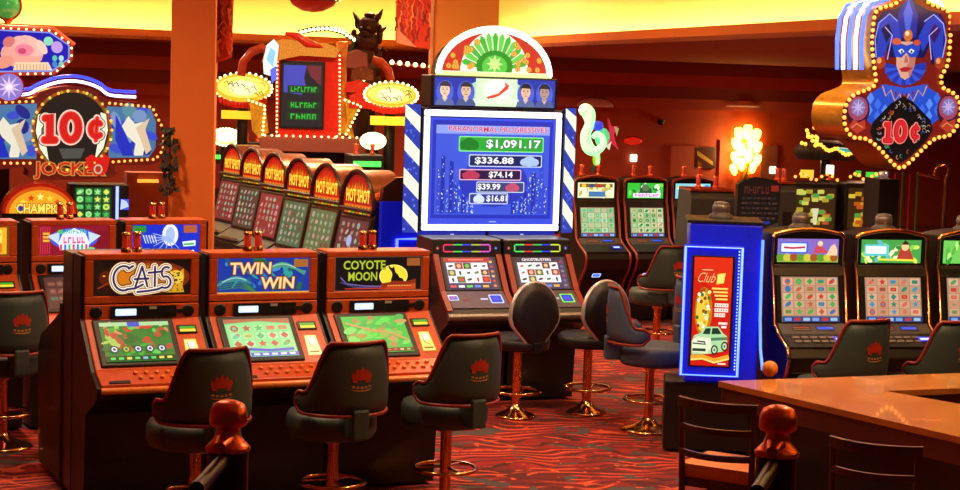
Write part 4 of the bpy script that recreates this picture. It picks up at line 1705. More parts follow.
GD = 'twin-screen slot machines in the far middle row'
fm = [video_slot('far twin-screen machine right beside the striped jackpot sign', OD + UD * .25, YD, top_far('#e8e8b8', '#a8c868', '#c8b060', 1), main_fruit(31, GREENP, ('#48b868', '#b8d0a0', '#e0b8a0', '#60c8a0')), GD, w=.53, trim=M_PIPING, lamp=False, detail=False),
      video_slot('far twin-screen machine with bright green top screen', OD + UD * .84, YD, top_far('#38c038', '#78e050', '#20803c', 2), main_fruit(32, GREENP + ('#e0e0b0',), ('#38a048', '#d0b888', '#2c8038', '#c8e0a8')), GD, w=.53, trim=M_PIPING, lamp=False, detail=False),
      video_slot('far twin-screen machine partly hidden behind the dark cabinets', OD + UD * 1.42, YD, top_far('#88d0e0', '#4878e0', '#f0e8a0', 3), main_fruit(33, ('#a0c8f0', '#c8e0f0'), ('#3858d8', '#5880e0', '#e8e8f0')), GD, w=.53, trim=M_PIPING, lamp=False, detail=False)]
for i, o in enumerate(fm):
    for k in range(2):
        shared('signal_lamp', 'farlamp', lamp_fn(M_LAMPR, M_BRASS), o, (-.12 + .2 * k + .03 * i, .12, 1.56))

# ---- the round-topped machines receding on the left
HD = Vector((-.335, .942, 0)).normalized()       # down the row, away from the camera
HF = Vector((-.87, -.49, 0)).normalized()      # the way they face
YH = math.atan2(HF.x, -HF.y)
OH = Vector((-1.04, 15.45, 0))
GH = 'round-topped slot machines in the receding row'
M_PEWTER = mat('pewter_cabinet', '#584c48', .3, .7)
M_COPPER = mat('copper_barrel', '#a8684a', .25, .9)
HPRO = [(.42, .02), (.42, 1.42), (.0, 1.42), (-.02, 1.36), (-.13, .86), (-.34, .74), (-.36, .66), (-.18, .55), (-.14, .02)]


def round_top(label, pos, k):
    r = empty('slot_machine', (pos[0], pos[1], 0), YH, label, 'slot machine', GH)
    h = .34

    def body(mb):
        mb.px(HPRO, -h, h, M_DARK)
    shared('cabinet_body', 'hb', body, r, bevel=.008)

    def barrel(mb):
        mb.py([(h * .98 * cos(R(a_)), 1.42 + .32 * sin(R(a_))) for a_ in range(0, 181, 12)], -.02, .26, M_COPPER, smooth=True)
    shared('barrel_top', 'hr', barrel, r)

    def rim(mb):
        mb.tube([(h * .96 * cos(R(a_)), -.03, 1.425 + .31 * sin(R(a_))) for a_ in range(0, 181, 10)], .018, M_PEWTER, 8)
        mb.tube([(-h * .96, -.035, 1.40), (h * .96, -.035, 1.40)], .02, M_PEWTER, 8)
    shared('top_rim', 'hm', rim, r)
    a = Art()
    w = .60
    a.poly([(w / 2 * cos(R(t)), -.02 + .29 * sin(R(t))) for t in range(0, 181, 10)], '#8c0c08')
    a.poly([(w * .45 * cos(R(t)), -.0 + .25 * sin(R(t))) for t in range(0, 181, 10)], ('#c01c0c', '#a81408')[k % 2])
    for i in range(7):
        x = -.2 + i * .066
        a.poly([(x - .035, .09), (x - .012, .155 + .05 * (1 - abs(i - 3) / 3)), (x + .0, .13), (x + .02, .19 + .035 * (1 - abs(i - 3) / 3)), (x + .035, .09)], ('#f0a018', '#e87810')[i % 2])
    a.text('HOT SHOT', 0, .09, .47, .115, '#ffe848', [(.05, '#b83808')], bold=.03)
    a.rect(-.27, -.005, .27, .012, '#d86018')
    for i in range(8):
        a.poly([(-.26 + i * .065, -.015), (-.235 + i * .065, .0), (-.21 + i * .065, -.015)], '#f0c030')
    a.build('top_glass', r, (0, -.0235, 1.43), 0, strength=1.05)
    a = Art()
    a.rect(-.28, -.02, .28, .02, '#3c1008')
    for i in range(7):
        a.rect(-.26 + i * .076, -.012, -.2 + i * .076, .012, ('#e8b828', '#58b838', '#d86018')[(i + k) % 3])
    a.build('pay_strip', r, (0, -.031, 1.378), R(-4), strength=1.0)
    (cy, cz), t, L = panel((-.13, .86), (-.025, 1.34))

    def bez(mb):
        mb.box(-h + .03, h - .03, -.014, .01, -L / 2, L / 2, M_PEWTER)
    bz = shared('screen_bezel', 'hz', bez, r, (0, cy, cz), (-t, 0, 0), .008)
    a = Art()
    w, hh = .56, L - .06
    a.rect(-w / 2, -hh / 2, w / 2, hh / 2, ('#8c3a34', '#5c4438', '#a03c38', '#5c7050', '#607c50', '#6c3c3c')[k])
    reels(a, -w * .46, -hh * .46, w * .46, hh * .46, 5, 6, (None,), ('#c88880', '#b0a088', '#a8c8a0', '#d8b0a8', '#904038', '#88a890'), 60 + k)
    if k == 5:
        a.ell(-.02, .03, .05, .05, '#b8c8ff', 12)
    a.build('screen', bz, (0, -.0155, 0), 0, strength=.75)

    def deck(mb):
        mb.box(-h + .03, h - .03, -.34, -.14, .745, .775, M_BLACK)
        for i in range(5):
            mb.box(-.2 + i * .09, -.14 + i * .09, -.30, -.24, .775, .785, M_GOLDCH)
    shared('button_deck', 'hd', deck, r, bevel=.004)
    return r


HL = ['round-topped HOT SHOT machine nearest in the receding row, by the blue end panel',
      'round-topped HOT SHOT machine second from the blue end panel', 'round-topped HOT SHOT machine third from the blue end panel',
      'round-topped HOT SHOT machine fourth from the blue end panel', 'round-topped HOT SHOT machine fifth from the blue end panel',
      'round-topped HOT SHOT machine farthest in the row, beside the orange column']
for k in range(6):
    round_top(HL[k], OH + HD * (1.06 * k), 5 - k)
# blue end panel with neon
hn = Vector((-HF.y, HF.x, 0))
be = OH + Vector((-HF.y, HF.x, 0)) * .41 - HF * .06
en = empty('end_panel', (be.x, be.y, 0), YH + pi / 2, 'blue neon end panel with a lit poster beside the receding machines', 'advert display')
mb = MB()
mb.box(-.06, .40, .0, .05, .02, 1.5, M_BLUE)
mb.build('panel', en, bevel=.01)
mb = MB()
mb.py([(-.06, 1.5), (-.04, 1.62), (.08, 1.70), (.40, 1.72), (.40, 1.5)], 0, .05, M_COPPER)
mb.build('top_cap', en, bevel=.01)
mb = MB()
mb.tube([(.09, -.015, .3), (.09, -.015, 1.18), (.40, -.015, 1.18)], .014, mat('end_neon', '#80a0ff', .3, emis='#4868ff', strength=2.4), 6)
mb.build('neon_border', en)
mb = MB()
mb.box(.16, .39, -.012, 0, .4, 1.10, M_BLACK)
mb.build('poster_bezel', en)
a = Art()
a.rect(-.1, -.32, .1, .32, '#e8d878')
for i in range(20):
    a.ell(-.08 + rr.random() * .16, -.3 + rr.random() * .6, .03, .04, rr.choice(('#fff4c0', '#c89030', '#8a9838', '#d85830', '#f8e880')), 9)
a.build('poster', en, (.275, -.0135, .75), 0, strength=1.1)

# ------------------------------------------------------------------ stools
M_EMB = mat('red_thread', '#b02a10', .5, emis=None)
M_EMBG = mat('gold_thread', '#b8843c', .5)


def smooth(t):
    t = max(0, min(1, t))
    return t * t * (3 - 2 * t)


def crown_polys():
    """Crown emblem as flat polygons (x, y) in metres."""
    out = []
    for i, (x, h) in enumerate(((-.052, .052), (-.028, .072), (0, .082), (.028, .072), (.052, .052))):
        out.append([(x * .8 - .013, .006), (x - .013, h - .02), (x, h), (x + .013, h - .02), (x * .8 + .013, .006)])
    out.append([(-.05, -.008), (.05, -.008), (.056, .006), (-.056, .006)])
    n = len(out)
    for k in range(5):
        x = -.05 + .025 * k
        y = -.03 - .006 * (1 - ((k - 2) / 2) ** 2)
        out.append([(x - .008, y - .006), (x + .008, y - .006), (x + .008, y + .006), (x - .008, y + .006)])
    out.append([(-.07, -.042), (-.04, -.054), (0, -.058), (.04, -.054), (.07, -.042), (.04, -.047), (0, -.051), (-.04, -.047)])
    return out, n


def crown_stool_parts(r, vinyl, piping, chrome, key):
    RI, RO, PHI = .222, .275, 92

    def top(p):
        a = abs(p)
        return 1.07 - .285 * smooth((a - 36) / 36)

    def bot(p):
        return .665 + .02 * smooth((abs(p) - 70) / 28)
    NP, rows = 40, 6

    def shell(mb):
        vs, fs = [], []
        ring = []
        for i in range(NP + 1):
            p = -PHI + 2 * PHI * i / NP
            e = smooth((PHI - abs(p)) / 9)
            z0, z1 = bot(p), top(p)
            mid = (z0 + z1) / 2
            z0, z1 = mid + (z0 - mid) * (.35 + .65 * e), mid + (z1 - mid) * (.35 + .65 * e)
            s_ = sin(R(p))
            c_ = -cos(R(p))
            row = []
            N = 5
            for j in range(N + 1):
                z = z0 + (z1 - z0) * j / N
                ro = RO - .018 * (abs(j / N - .5) * 2) ** 4
                row.append((ro * s_, ro * c_, z))
            for j in range(N, -1, -1):
                z = z0 + (z1 - z0) * j / N
                ri = RI + .018 * (abs(j / N - .5) * 2) ** 4
                row.append((ri * s_, ri * c_, z))
            ring.append(row)
        n = len(ring[0])
        for row in ring:
            vs += row
        for i in range(NP):
            for j in range(n):
                k = (j + 1) % n
                fs.append((i * n + j, i * n + k, (i + 1) * n + k, (i + 1) * n + j))
        fs.append(tuple(range(n))[::-1])
        fs.append(tuple(range(NP * n, NP * n + n)))
        mb.add(vs, fs, vinyl, True)
    bk = shared('backrest', key + 'back', shell, r)

    def pipe(mb):
        pts = []
        for i in range(NP + 1):
            p = -PHI + 2 * PHI * i / NP
            e = smooth((PHI - abs(p)) / 9)
            z0, z1 = bot(p), top(p)
            mid = (z0 + z1) / 2
            pts.append((p, mid + (z1 - mid) * (.35 + .65 * e), mid + (z0 - mid) * (.35 + .65 * e)))
        q = (RI + RO) / 2 + .018
        path = [(q * sin(R(p)), -q * cos(R(p)), z1) for p, z1, z0 in pts] + [(q * sin(R(p)), -q * cos(R(p)), z0) for p, z1, z0 in pts[::-1]]
        mb.tube(path, .011, piping, 6, closed=True)
    shared('piping', key + 'pipe', pipe, bk)

    def emblem(mb):
        pol, n = crown_polys()
        for i, pp in enumerate(pol):
            q = RO + .0035
            sc = 1.0
            if len(pp) > 5:
                h = len(pp) // 2
                idx = [(k, k + 1, len(pp) - 2 - k, len(pp) - 1 - k) for k in range(h - 1)]
            else:
                idx = [tuple(range(len(pp)))]
            mb.add([(q * sin(x * sc / q), -q * cos(x * sc / q), .862 + y * sc) for x, y in pp], [f for f in idx], M_EMB if i < n else M_EMBG)
    shared('crown_emblem', key + 'emb', emblem, bk)

    def seat(mb):
        mb.lathe([(.16, .495), (.235, .50), (.255, .53), (.255, .605), (.24, .635), (.15, .655), (.02, .66)], vinyl, 28, c=(0, .09, 0), sy=1.05)
    shared('seat', key + 'seat', seat, r)

    def brk(mb):
        mb.box(-.05, .05, -.285, -.14, .53, .70, vinyl)
    shared('back_bracket', key + 'brk', brk, r, bevel=.012)

    def pole(mb):
        mb.lathe([(.034, .05), (.034, .45), (.05, .46), (.05, .5)], chrome, 16)
    shared('pole', key + 'pole', pole, r, (0, .06, 0))

    def ring(mb):
        mb.tube([(.185 * cos(2 * pi * k / 28), .185 * sin(2 * pi * k / 28), .235) for k in range(28)], .012, chrome, 8, closed=True)
        for k in range(3):
            a_ = 2 * pi * k / 3 + .5
            mb.tube([(.03 * cos(a_), .03 * sin(a_), .245), (.18 * cos(a_), .18 * sin(a_), .235)], .009, chrome, 6)
    shared('footrest_ring', key + 'ring', ring, r, (0, .06, 0))

    def base(mb):
        mb.lathe([(.20, .0), (.205, .012), (.18, .026), (.11, .045), (.055, .075), (.04, .10)], chrome, 28)
    shared('base', key + 'base', base, r, (0, .06, 0))


def crown_stool(label, pos, yaw, vinyl=None, piping=None, chrome=None, key='k', group='swivel stools with crown emblems'):
    r = empty('swivel_stool', (pos[0], pos[1], 0), yaw, label, 'stool', group)
    crown_stool_parts(r, vinyl or M_VINYL, piping or M_PIPING, chrome or M_GOLDCH, key)
    return r


# yaw 0: the back faces the camera (-y); positive yaw swings it to the right
st1 = front_pos[0] + VA * 1.0 + UA * .10
crown_stool('charcoal crown stool in front of the CATS machine', (-1.48, 9.6), R(32))
crown_stool('charcoal crown stool in front of the TWIN WIN machine', (-.765, 10.0), R(31))
crown_stool('charcoal crown stool in front of the COYOTE MOON machine, chrome foot ring showing', (-.13, 10.45), R(34))
crown_stool('slate blue crown stool on the open carpet, back turned to the left', (1.22, 13.1), R(-88), M_VINYLB, M_PIPING, M_GOLDCH, 'b')
crown_stool('slate blue stool half hidden behind the neon advert cabinet', (1.80, 13.9), R(-70), M_VINYLB, M_PIPING, M_GOLDCH, 'b')
crown_stool('charcoal crown stool before the right row, nearest the advert cabinet', (2.42, 11.7), R(30))
crown_stool('charcoal crown stool before the right row, at the right edge', (3.03, 11.8), R(30))
crown_stool('dark stool in front of the far twin-screen machines', (1.72, 16.8), R(28))
crown_stool('charcoal stool with red piping at the far left edge', (-3.10, 11.75), R(36))

# oval-backed stools at the pair under the jackpot sign
M_SILVER = mat('silver_rim', '#d8d4d4', .3, .55, var=.04)
M_BVINYL = mat('black_vinyl', '#1b191c', .45, var=.06, bump=.05, scale=60)


def oval_stool(label, pos, yaw):
    r = empty('bar_stool', (pos[0], pos[1], 0), yaw, label, 'stool', 'oval-backed stools under the jackpot sign')
    out = []
    for k in range(32):
        a_ = 2 * pi * k / 32
        x, z = cos(a_), sin(a_)
        wd = .225 if z > 0 else .225 - .10 * smooth(-z * 1.1)
        out.append((x * wd, .78 + (z * .265 if z > 0 else z * .235)))

    def back(mb):
        n = len(out)
        vs = [(x * .97, -.02, z) for x, z in out] + [(x * .7, -.045, .78 + (z - .78) * .7) for x, z in out] + \
             [(x * .97, .03, z) for x, z in out] + [(x * .7, .055, .78 + (z - .78) * .7) for x, z in out]
        fs = []
        for k in range(n):
            j = (k + 1) % n
            fs += [(k, j, n + j, n + k), (2 * n + j, 2 * n + k, 3 * n + k, 3 * n + j), (j, k, 2 * n + k, 2 * n + j)]
        fs += [tuple(range(n, 2 * n)), tuple(range(3 * n, 4 * n))[::-1]]
        mb.add(vs, fs, M_BVINYL, True)
    bk = shared('backrest', 'oback', back, r, (0, -.25, 0), (R(-4), 0, 0))
    shared('rim_trim', 'orim', lambda mb: mb.tube([(x, -.0, z) for x, z in out], .016, M_SILVER, 8, closed=True), bk)
    shared('seat', 'oseat', lambda mb: mb.lathe([(.18, .52), (.235, .53), (.245, .57), (.24, .605), (.21, .625), (.02, .63)], M_BVINYL, 26), r)
    shared('back_bracket', 'obrk', lambda mb: mb.box(-.04, .04, -.255, -.1, .52, .60, M_BLACK), r, bevel=.008)
    shared('pole', 'opole', lambda mb: mb.lathe([(.034, .05), (.034, .5), (.06, .52), (.06, .54)], M_GOLDCH, 16), r)

    def ring(mb):
        mb.tube([(.18 * cos(2 * pi * k / 28), .18 * sin(2 * pi * k / 28), .20) for k in range(28)], .012, M_GOLDCH, 8, closed=True)
        for k in range(4):
            a_ = 2 * pi * k / 4 + .6
            mb.tube([(.03 * cos(a_), .03 * sin(a_), .17), (.12 * cos(a_), .12 * sin(a_), .175), (.178 * cos(a_), .178 * sin(a_), .20)], .009, M_GOLDCH, 6)
    shared('footrest_ring', 'oring', ring, r)
    shared('base', 'obase', lambda mb: mb.lathe([(.155, 0), (.16, .010), (.14, .022), (.08, .045), (.045, .08), (.036, .10)], M_GOLDCH, 28), r)


oval_stool('black oval-backed stool with silver rim, left of the pair under the jackpot sign', (.31, 13.5), R(36))
oval_stool('black oval-backed stool with silver rim, right of the pair under the jackpot sign', (.86, 13.75), R(36))

# ------------------------------------------------------------------ the bar
M_BARTOP = mat('varnished_bar_top', '#c88038', .22, coat=.6, var=.2, scale=5)
M_BAREDGE = mat('varnished_bar_edge', '#5c2c18', .3, coat=.5, var=.2, scale=7)



def AZ(px, py, z):
    o = Vector((0, 0, CAM_H))
    d = P(px, py, 1.0) - o
    return o + d * ((z - CAM_H) / d.z)


ZB = 1.02
tip = AZ(718, 381, ZB)
frt = AZ(960, 437, ZB)
bck = AZ(960, 373, ZB)
inn = AZ(886, 391, ZB)
in1 = AZ(960, 388, ZB)
in2 = AZ(960, 404, ZB)


def ext(a, b, k):
    return a + (b - a) * k


outer_f, outer_b = ext(tip, frt, 1.5), ext(tip, bck, 1.6)
inner_b, inner_f = ext(inn, in1, 2.2), ext(inn, in2, 1.9)
poly = [tip, outer_f, inner_f, inn, inner_b, outer_b]
bar_ = empty('bar_counter', tuple(tip.xy) + (0,), 0, 'angled wooden bar counter with glossy orange-brown top at lower right', 'bar counter')
loc2 = [(p.x - tip.x, p.y - tip.y) for p in poly]


def inset(pts, d):
    """Shrink a polygon inwards."""
    n = len(pts)
    ar_ = sum(pts[i - 1][0] * pts[i][1] - pts[i][0] * pts[i - 1][1] for i in range(n))
    sg_ = 1 if ar_ > 0 else -1
    out = []
    for i in range(n):
        p0, p1, p2 = Vector(pts[i - 1]), Vector(pts[i]), Vector(pts[(i + 1) % n])
        d1, d2 = (p1 - p0).normalized(), (p2 - p1).normalized()
        n1, n2 = Vector((-d1.y, d1.x)) * sg_, Vector((-d2.y, d2.x)) * sg_
        bis = (n1 + n2)
        bis = bis / max(.25, bis.dot(n1))
        out.append(tuple(p1 + bis * d))
    return out


mb = MB()
mb.pz(loc2, ZB - .03, ZB, M_BARTOP)
mb.build('bar_top', bar_, bevel=.006)
mb = MB()
mb.pz(inset(loc2, .012), ZB - .13, ZB - .03, M_BAREDGE)
mb.build('edge_apron', bar_, bevel=.004)
mb = MB()
mb.pz(inset(loc2, .10), 0, ZB - .13, mat('bar_front_panel', '#20120c', .5, var=.25, scale=6))
mb.build('bar_front', bar_)
bl_ = AZ(769, 376, ZB)
mb = MB()
mb.ball((0, 0, .042), .042, mat('orange_ball', '#e08a28', .55, bump=.2, scale=60), seg=20, rings=12)
tag(mb.build('ball', loc=(bl_.x, bl_.y - .02, ZB)), 'small orange-yellow ball lying on the corner of the bar top', 'ball')

# bar chairs
M_CHAIRW = mat('bar_chair_wood', '#4a2412', .35, coat=.3, var=.2, scale=10)
M_TAN = mat('orange_tan_vinyl', '#d8762c', .5, bump=.04, scale=50)


def bar_chair(label, pos, yaw, s_=1.0):
    r = empty('bar_chair', (pos[0], pos[1], 0), yaw, label, 'chair', 'wooden bar chairs')
    hw = .19

    def bow(mb, z, t, d, w=hw):
        vs = []
        pts = [(-w + 2 * w * k / 10, -.20 - .075 * (1 - (abs(k - 5) / 5) ** 2)) for k in range(11)]
        prof = [(x, y - t / 2) for x, y in pts] + [(x, y + t / 2) for x, y in pts[::-1]]
        mb.pz(prof, z - d / 2, z + d / 2, M_CHAIRW)
    for s1 in (-1, 1):
        mb = MB()
        mb.tube([(s1 * .18, -.17, 0), (s1 * .18, -.175, .6), (s1 * .187, -.205, .99)], [.016, .018, .014], M_CHAIRW, 8)
        mb.build('back_leg', r)
        mb = MB()
        mb.tube([(s1 * .18, .19, 0), (s1 * .175, .17, .6)], [.015, .018], M_CHAIRW, 8)
        mb.build('front_leg', r)
    mb = MB()
    bow(mb, 1.0, .03, .045, .205)
    mb.build('top_rail', r, bevel=.008)
    for z in (.88, .755):
        mb = MB()
        bow(mb, z, .02, .03)
        mb.build('back_slat', r, bevel=.005)
    mb = MB()
    mb.pz([(-.2, -.16), (.2, -.16), (.205, .2), (-.205, .2)], .62, .685, M_TAN)
    mb.build('seat', r, bevel=.02)
    mb = MB()
    mb.box(-.18, .18, -.165, .185, .575, .62, M_CHAIRW)
    mb.build('seat_frame', r)
    mb = MB()
    for a_, b_ in (((-.18, -.175, .22), (.18, -.175, .22)), ((-.18, .18, .30), (.18, .18, .30)), ((-.18, -.175, .26), (-.18, .18, .26)), ((.18, -.175, .26), (.18, .18, .26))):
        mb.tube([a_, b_], .011, M_CHAIRW, 6)
    mb.build('stretcher', r)


bar_chair('wooden bar chair with orange seat, left of the right brass rail post', (1.27, 8.75), R(-30))
bar_chair('wooden bar chair at the bottom right, only its back rail in view', (1.83, 7.85), R(-28))

# ------------------------------------------------------------------ brass-topped rail posts in the foreground
M_POST = mat('dark_post', '#2a1a12', .35, .6, var=.2)


def rail_post(label, px, py, Y, ztop, d):
    p = P(px, py, Y)
    r = empty('rail_post', (p.x, p.y, 0), 0, label, 'rail post', 'brass-capped rail posts in the foreground')
    z = p.z
    mb = MB()
    mb.lathe([(.062, 0), (.062, z - .15)], M_POST, 20)
    mb.build('post', r)
    mb = MB()
    mb.lathe([(.066, z - .152), (.068, z - .143), (.058, z - .132), (.042, z - .115), (.034, z - .09), (.036, z - .083), (.054, z - .075), (.058, z - .065), (.056, z - .035), (.046, z - .012), (.025, z - .002), (.004, z)], M_BRASS, 24)
    mb.build('finial', r)
    q = Vector(d)
    mb = MB()
    e = q * .36
    mb.tube([(q.x * .03, q.y * .03, z - .17), (e.x, e.y, z - .19)], .022, M_POST, 10)
    mb.build('handrail', r)
    mb = MB()
    mb.tube([(q.x * .04, q.y * .04, z - .12), (q.x * .10, q.y * .10, z - .125)], [.03, .018], M_BRASS, 10)
    mb.build('rail_socket', r)


rail_post('dark rail post with red brass finial, before the stool at the CATS machine', 229, 400, 5.33, 0, (-.1, -1, 0))
rail_post('dark rail post with red brass finial, in front of the wooden bar', 779, 405, 5.33, 0, (-.3, -.95, 0))

# ------------------------------------------------------------------ signs and decor above the machines
def sign_frame(name, label, cat_, px, py, Y, yaw, group=None):
    """Sign whose local origin is the point at that pixel; local x right, z up, -y to the front."""
    p = P(px, py, Y)
    return empty(name, p, yaw, label, cat_, group)


def to_local(px, py, cx, cy, s, yaw):
    k = 1 / cos(yaw)
    return ((px - cx) / s * k, -(py - cy) / s)


# ---- masked joker sign (right)
JY = 14.0
js = F_PX / JY
jyaw = R(20)
jc = (903, 90)
jk = sign_frame('joker_sign', 'big blue masked jester sign with bulb border and red 10 cent diamond', 'sign', jc[0], jc[1], JY, jyaw)


def J(x, y):
    u, v = to_local(x, y, jc[0], jc[1], js, jyaw)
    return (u, v + (x - jc[0]) / js * math.tan(ROLL))


jo = [(866, 18), (871, 9), (888, 4), (897, -6), (904, -14), (914, -8), (926, 3), (942, 8), (950, 18), (950, 62), (943, 76), (946, 88), (957, 93), (966, 104), (966, 122), (956, 136),
      (941, 139), (928, 149), (912, 164), (903, 169), (893, 163), (879, 149), (864, 139), (849, 137), (840, 124), (840, 106), (848, 95), (861, 90), (871, 84), (869, 68), (865, 45)]
jl = [J(*p) for p in curve_pts(jo, 3, True)]
mb = MB()
mb.py(jl, 0, .46, M_GOLD, smooth=True)
mb.build('sign_body', jk)
a = Art()


def jp(a, pts, c):
    a.poly([J(*p) for p in pts], c)


def jel(a, x, y, rx, ry, c, n=16, rot=0):
    u, v = J(x, y)
    a.ell(u, v, rx / js * 1.04, ry / js, c, n, rot)


a.poly(jl, '#2c0c10')
cx_, cy_ = J(905, 80)
a.poly([(cx_ + (x - cx_) * .955, cy_ + (y - cy_) * .965) for x, y in jl], '#7c1a14')
# hat lobes
jp(a, [(870, 22), (876, 13), (890, 10), (899, 4), (905, -8), (912, 4), (924, 10), (940, 14), (946, 24), (946, 58), (940, 66), (932, 64), (930, 44), (924, 58), (886, 58), (880, 44), (878, 64), (872, 66), (868, 50)], '#141450')
jp(a, [(873, 24), (882, 16), (894, 22), (899, 38), (892, 52), (886, 40), (882, 52), (880, 64), (872, 62)], '#2840c0')
jp(a, [(944, 24), (936, 15), (924, 22), (916, 38), (922, 52), (929, 40), (933, 52), (936, 64), (944, 60)], '#2840c0')
jp(a, [(876, 30), (884, 24), (888, 34), (882, 44)], '#181848')
jp(a, [(941, 30), (933, 24), (928, 34), (934, 44)], '#3a1c60')
jp(a, [(897, 38), (893, 16), (904, -6), (915, 16), (914, 38)], '#2030a0')
jp(a, [(902, 30), (899, 14), (904, 0), (909, 14), (907, 30)], '#4868e0')
for x in (878, 940):
    jel(a, x - (1 if x < 900 else -1), 63, 5.5, 6, '#a83c20')
    jel(a, x - (1 if x < 900 else -1) - 1.5, 61, 2.5, 3, '#f0a060')
# neon veins of the hat
N_ = lambda pts, c, w=1.3: a.line([J(*p) for p in pts], w / js, c)
N_([(872, 58), (870, 40), (873, 24), (884, 15), (893, 22)], '#88a0ff')
N_([(944, 58), (947, 40), (943, 24), (932, 15), (922, 22)], '#a0b0ff')
N_([(884, 60), (888, 36), (880, 28)], '#c8b8ff', 1.0)
N_([(932, 60), (928, 36), (937, 28)], '#c8b8ff', 1.0)
# ruff, face, mask
for k in range(13):
    t = R(185 + k * 14.5)
    x, y = 904 + 21 * cos(t), 66 - 21 * sin(t) * .85
    jp(a, [(904, 68), (x - 5 * sin(t), y - 5 * cos(t) * .85), (x + 2 * cos(t), y - 2 * sin(t)), (x + 5 * sin(t), y + 5 * cos(t) * .85)], ('#2038b0', '#3454d8')[k % 2])
jp(a, [(893, 50), (894, 66), (899, 77), (904, 80), (909, 77), (914, 66), (915, 50), (910, 42), (898, 42)], '#e0a890')
jp(a, [(904, 50), (908, 62), (905, 66), (909, 78), (914, 66), (915, 50)], '#c07868')
jp(a, [(889, 48), (892, 42), (904, 46), (916, 42), (919, 48), (916, 57), (909, 58), (904, 53), (899, 58), (892, 57)], '#2448c8')
jp(a, [(895, 51), (899, 49), (902, 52), (898, 54)], '#f0f4ff')
jp(a, [(913, 51), (909, 49), (906, 52), (910, 54)], '#f0f4ff')
jel(a, 899, 52, 1.2, 1.4, '#102030', 8)
jel(a, 909.5, 52, 1.2, 1.4, '#102030', 8)
jp(a, [(903, 56), (905, 56), (907, 63), (902, 63)], '#b87060')
jp(a, [(897, 69), (903, 67), (912, 68), (906, 72), (900, 72)], '#b02030')
jel(a, 893, 42, 5, 3.4, '#d86038')
jel(a, 905, 36, 5, 6, '#d07030')
jel(a, 904, 34, 2.2, 2.6, '#ffe0b0')
jel(a, 915, 43, 4, 3, '#c85030')
# shoulders with diamond cloth
jp(a, [(884, 84), (870, 92), (862, 104), (864, 118), (876, 130), (930, 130), (944, 118), (946, 104), (938, 92), (924, 84), (904, 104)], '#2450d0')
for i, (x, y) in enumerate(((868, 98), (876, 104), (867, 110), (876, 116), (884, 110), (940, 98), (932, 104), (941, 110), (932, 116), (924, 110))):
    jp(a, [(x - 4, y), (x, y - 6), (x + 4, y), (x, y + 6)], ('#5c90ff', '#3c70f0')[i % 2])
for k in range(9):
    x = 882 + k * 5.5
    y = 88 + (16 if k % 2 else 6) - abs(k - 4) * 1.5
    jp(a, [(x - 4, 84 - abs(k - 4) * .8 + 4), (x, y + 3), (x + 4, 84 - abs(k - 4) * .8 + 4)], '#3058d8')
N_([(880, 86), (884, 96), (889, 90), (894, 101), (899, 94), (904, 105), (909, 94), (914, 101), (919, 90), (924, 96), (928, 86)], '#e8a040', 1.4)
# side roundels
for x in (855, 953):
    jel(a, x, 110, 13, 15.5, '#401428')
    jel(a, x, 108, 11, 12, '#a04868')
    jel(a, x, 107, 7.5, 8.5, '#8878b8')
    u, v = J(x, 107)
    a.star(u, v, 9 / js, '#c0b0e8', 8, .3)
    jp(a, [(x - 9, 126), (x - 4, 118), (x + 1, 122), (x + 8, 119), (x + 9, 128), (x, 133)], '#b83c28')
    N_([(x - 6, 127), (x - 1, 123), (x + 6, 127)], '#e88858', 1.2)
# dark diamond with curls and 10c
jp(a, [(903, 96), (914, 102), (934, 120), (937, 130), (930, 142), (912, 158), (903, 163), (894, 158), (876, 144), (869, 132), (871, 122), (890, 103)], '#100c10')
rr = random.Random(6)
for k in range(46):
    t = rr.random() * 6.28
    q = .72 + rr.random() * .22
    x, y = 903 + 33 * q * cos(t) * (1 - .22 * abs(sin(2 * t))), 130 + 32 * q * sin(t) * (1 - .22 * abs(sin(2 * t)))
    u, v = J(x, y)
    a.line([(u + .014 * cos(z + t), v + .014 * sin(z + t)) for z in (0, .9, 1.8, 2.7, 3.4)], .0045, rr.choice(('#d0c8b8', '#7888a8', '#58a070', '#c08850', '#5068b8', '#c85838')))
u, v = J(903, 131)
a.ten_cents(u, v, 40 / js * 1.03, 24 / js, [(.036, '#48080c'), (.024, '#ff8c7c'), (.006, '#8c0c14'), (-.004, '#e02430')])
a.build('sign_face', jk, (0, -.002, 0), 0, strength=.95)
bulbs(jk, [(x, -.02, z) for x, z in along([(cx_ + (x - cx_) * .985, cy_ + (y - cy_) * .985) for x, y in jl], 84)], M_BULBR, .016)
mb = MB()
for k in range(5):
    y = .06 + k * .09
    u0, v0 = J(864, 74)
    mb.tube([(J(863, 70)[0] - .01, y, J(863, 70)[1]), (J(862, 40)[0] - .014, y, J(862, 40)[1]), (J(864, 18)[0] - .014, y, J(864, 18)[1]), (J(870, 8)[0] - .01, y, J(870, 8)[1] + .02), (J(887, 3)[0], y, J(887, 3)[1] + .02)], .016, M_NEONW if k % 2 else mat('soft_blue_neon', '#5070ff', .3, emis='#4060ff', strength=2.5), 8)
mb.build('side_neon', jk)
mb = MB()
mb.tube([(J(949, 60)[0] + .012, .04, J(949, 60)[1]), (J(951, 40)[0] + .012, .04, J(951, 40)[1]), (J(952, 20)[0], .04, J(952, 20)[1]), (J(942, 6)[0], .04, J(942, 6)[1] + .02), (J(926, 0)[0], .04, J(926, 0)[1] + .02)], .014, M_NEONW, 8)
mb.build('edge_neon', jk)
mb = MB()
for k, m in enumerate((M_CHROME, M_COPPER, M_GOLD)):
    pass
zb = P(903, 170, JY).z
mb.box(-.09, .09, .12, .34, -(jk.location.z), -.70, M_DARK)
mb.build('support_post', jk)

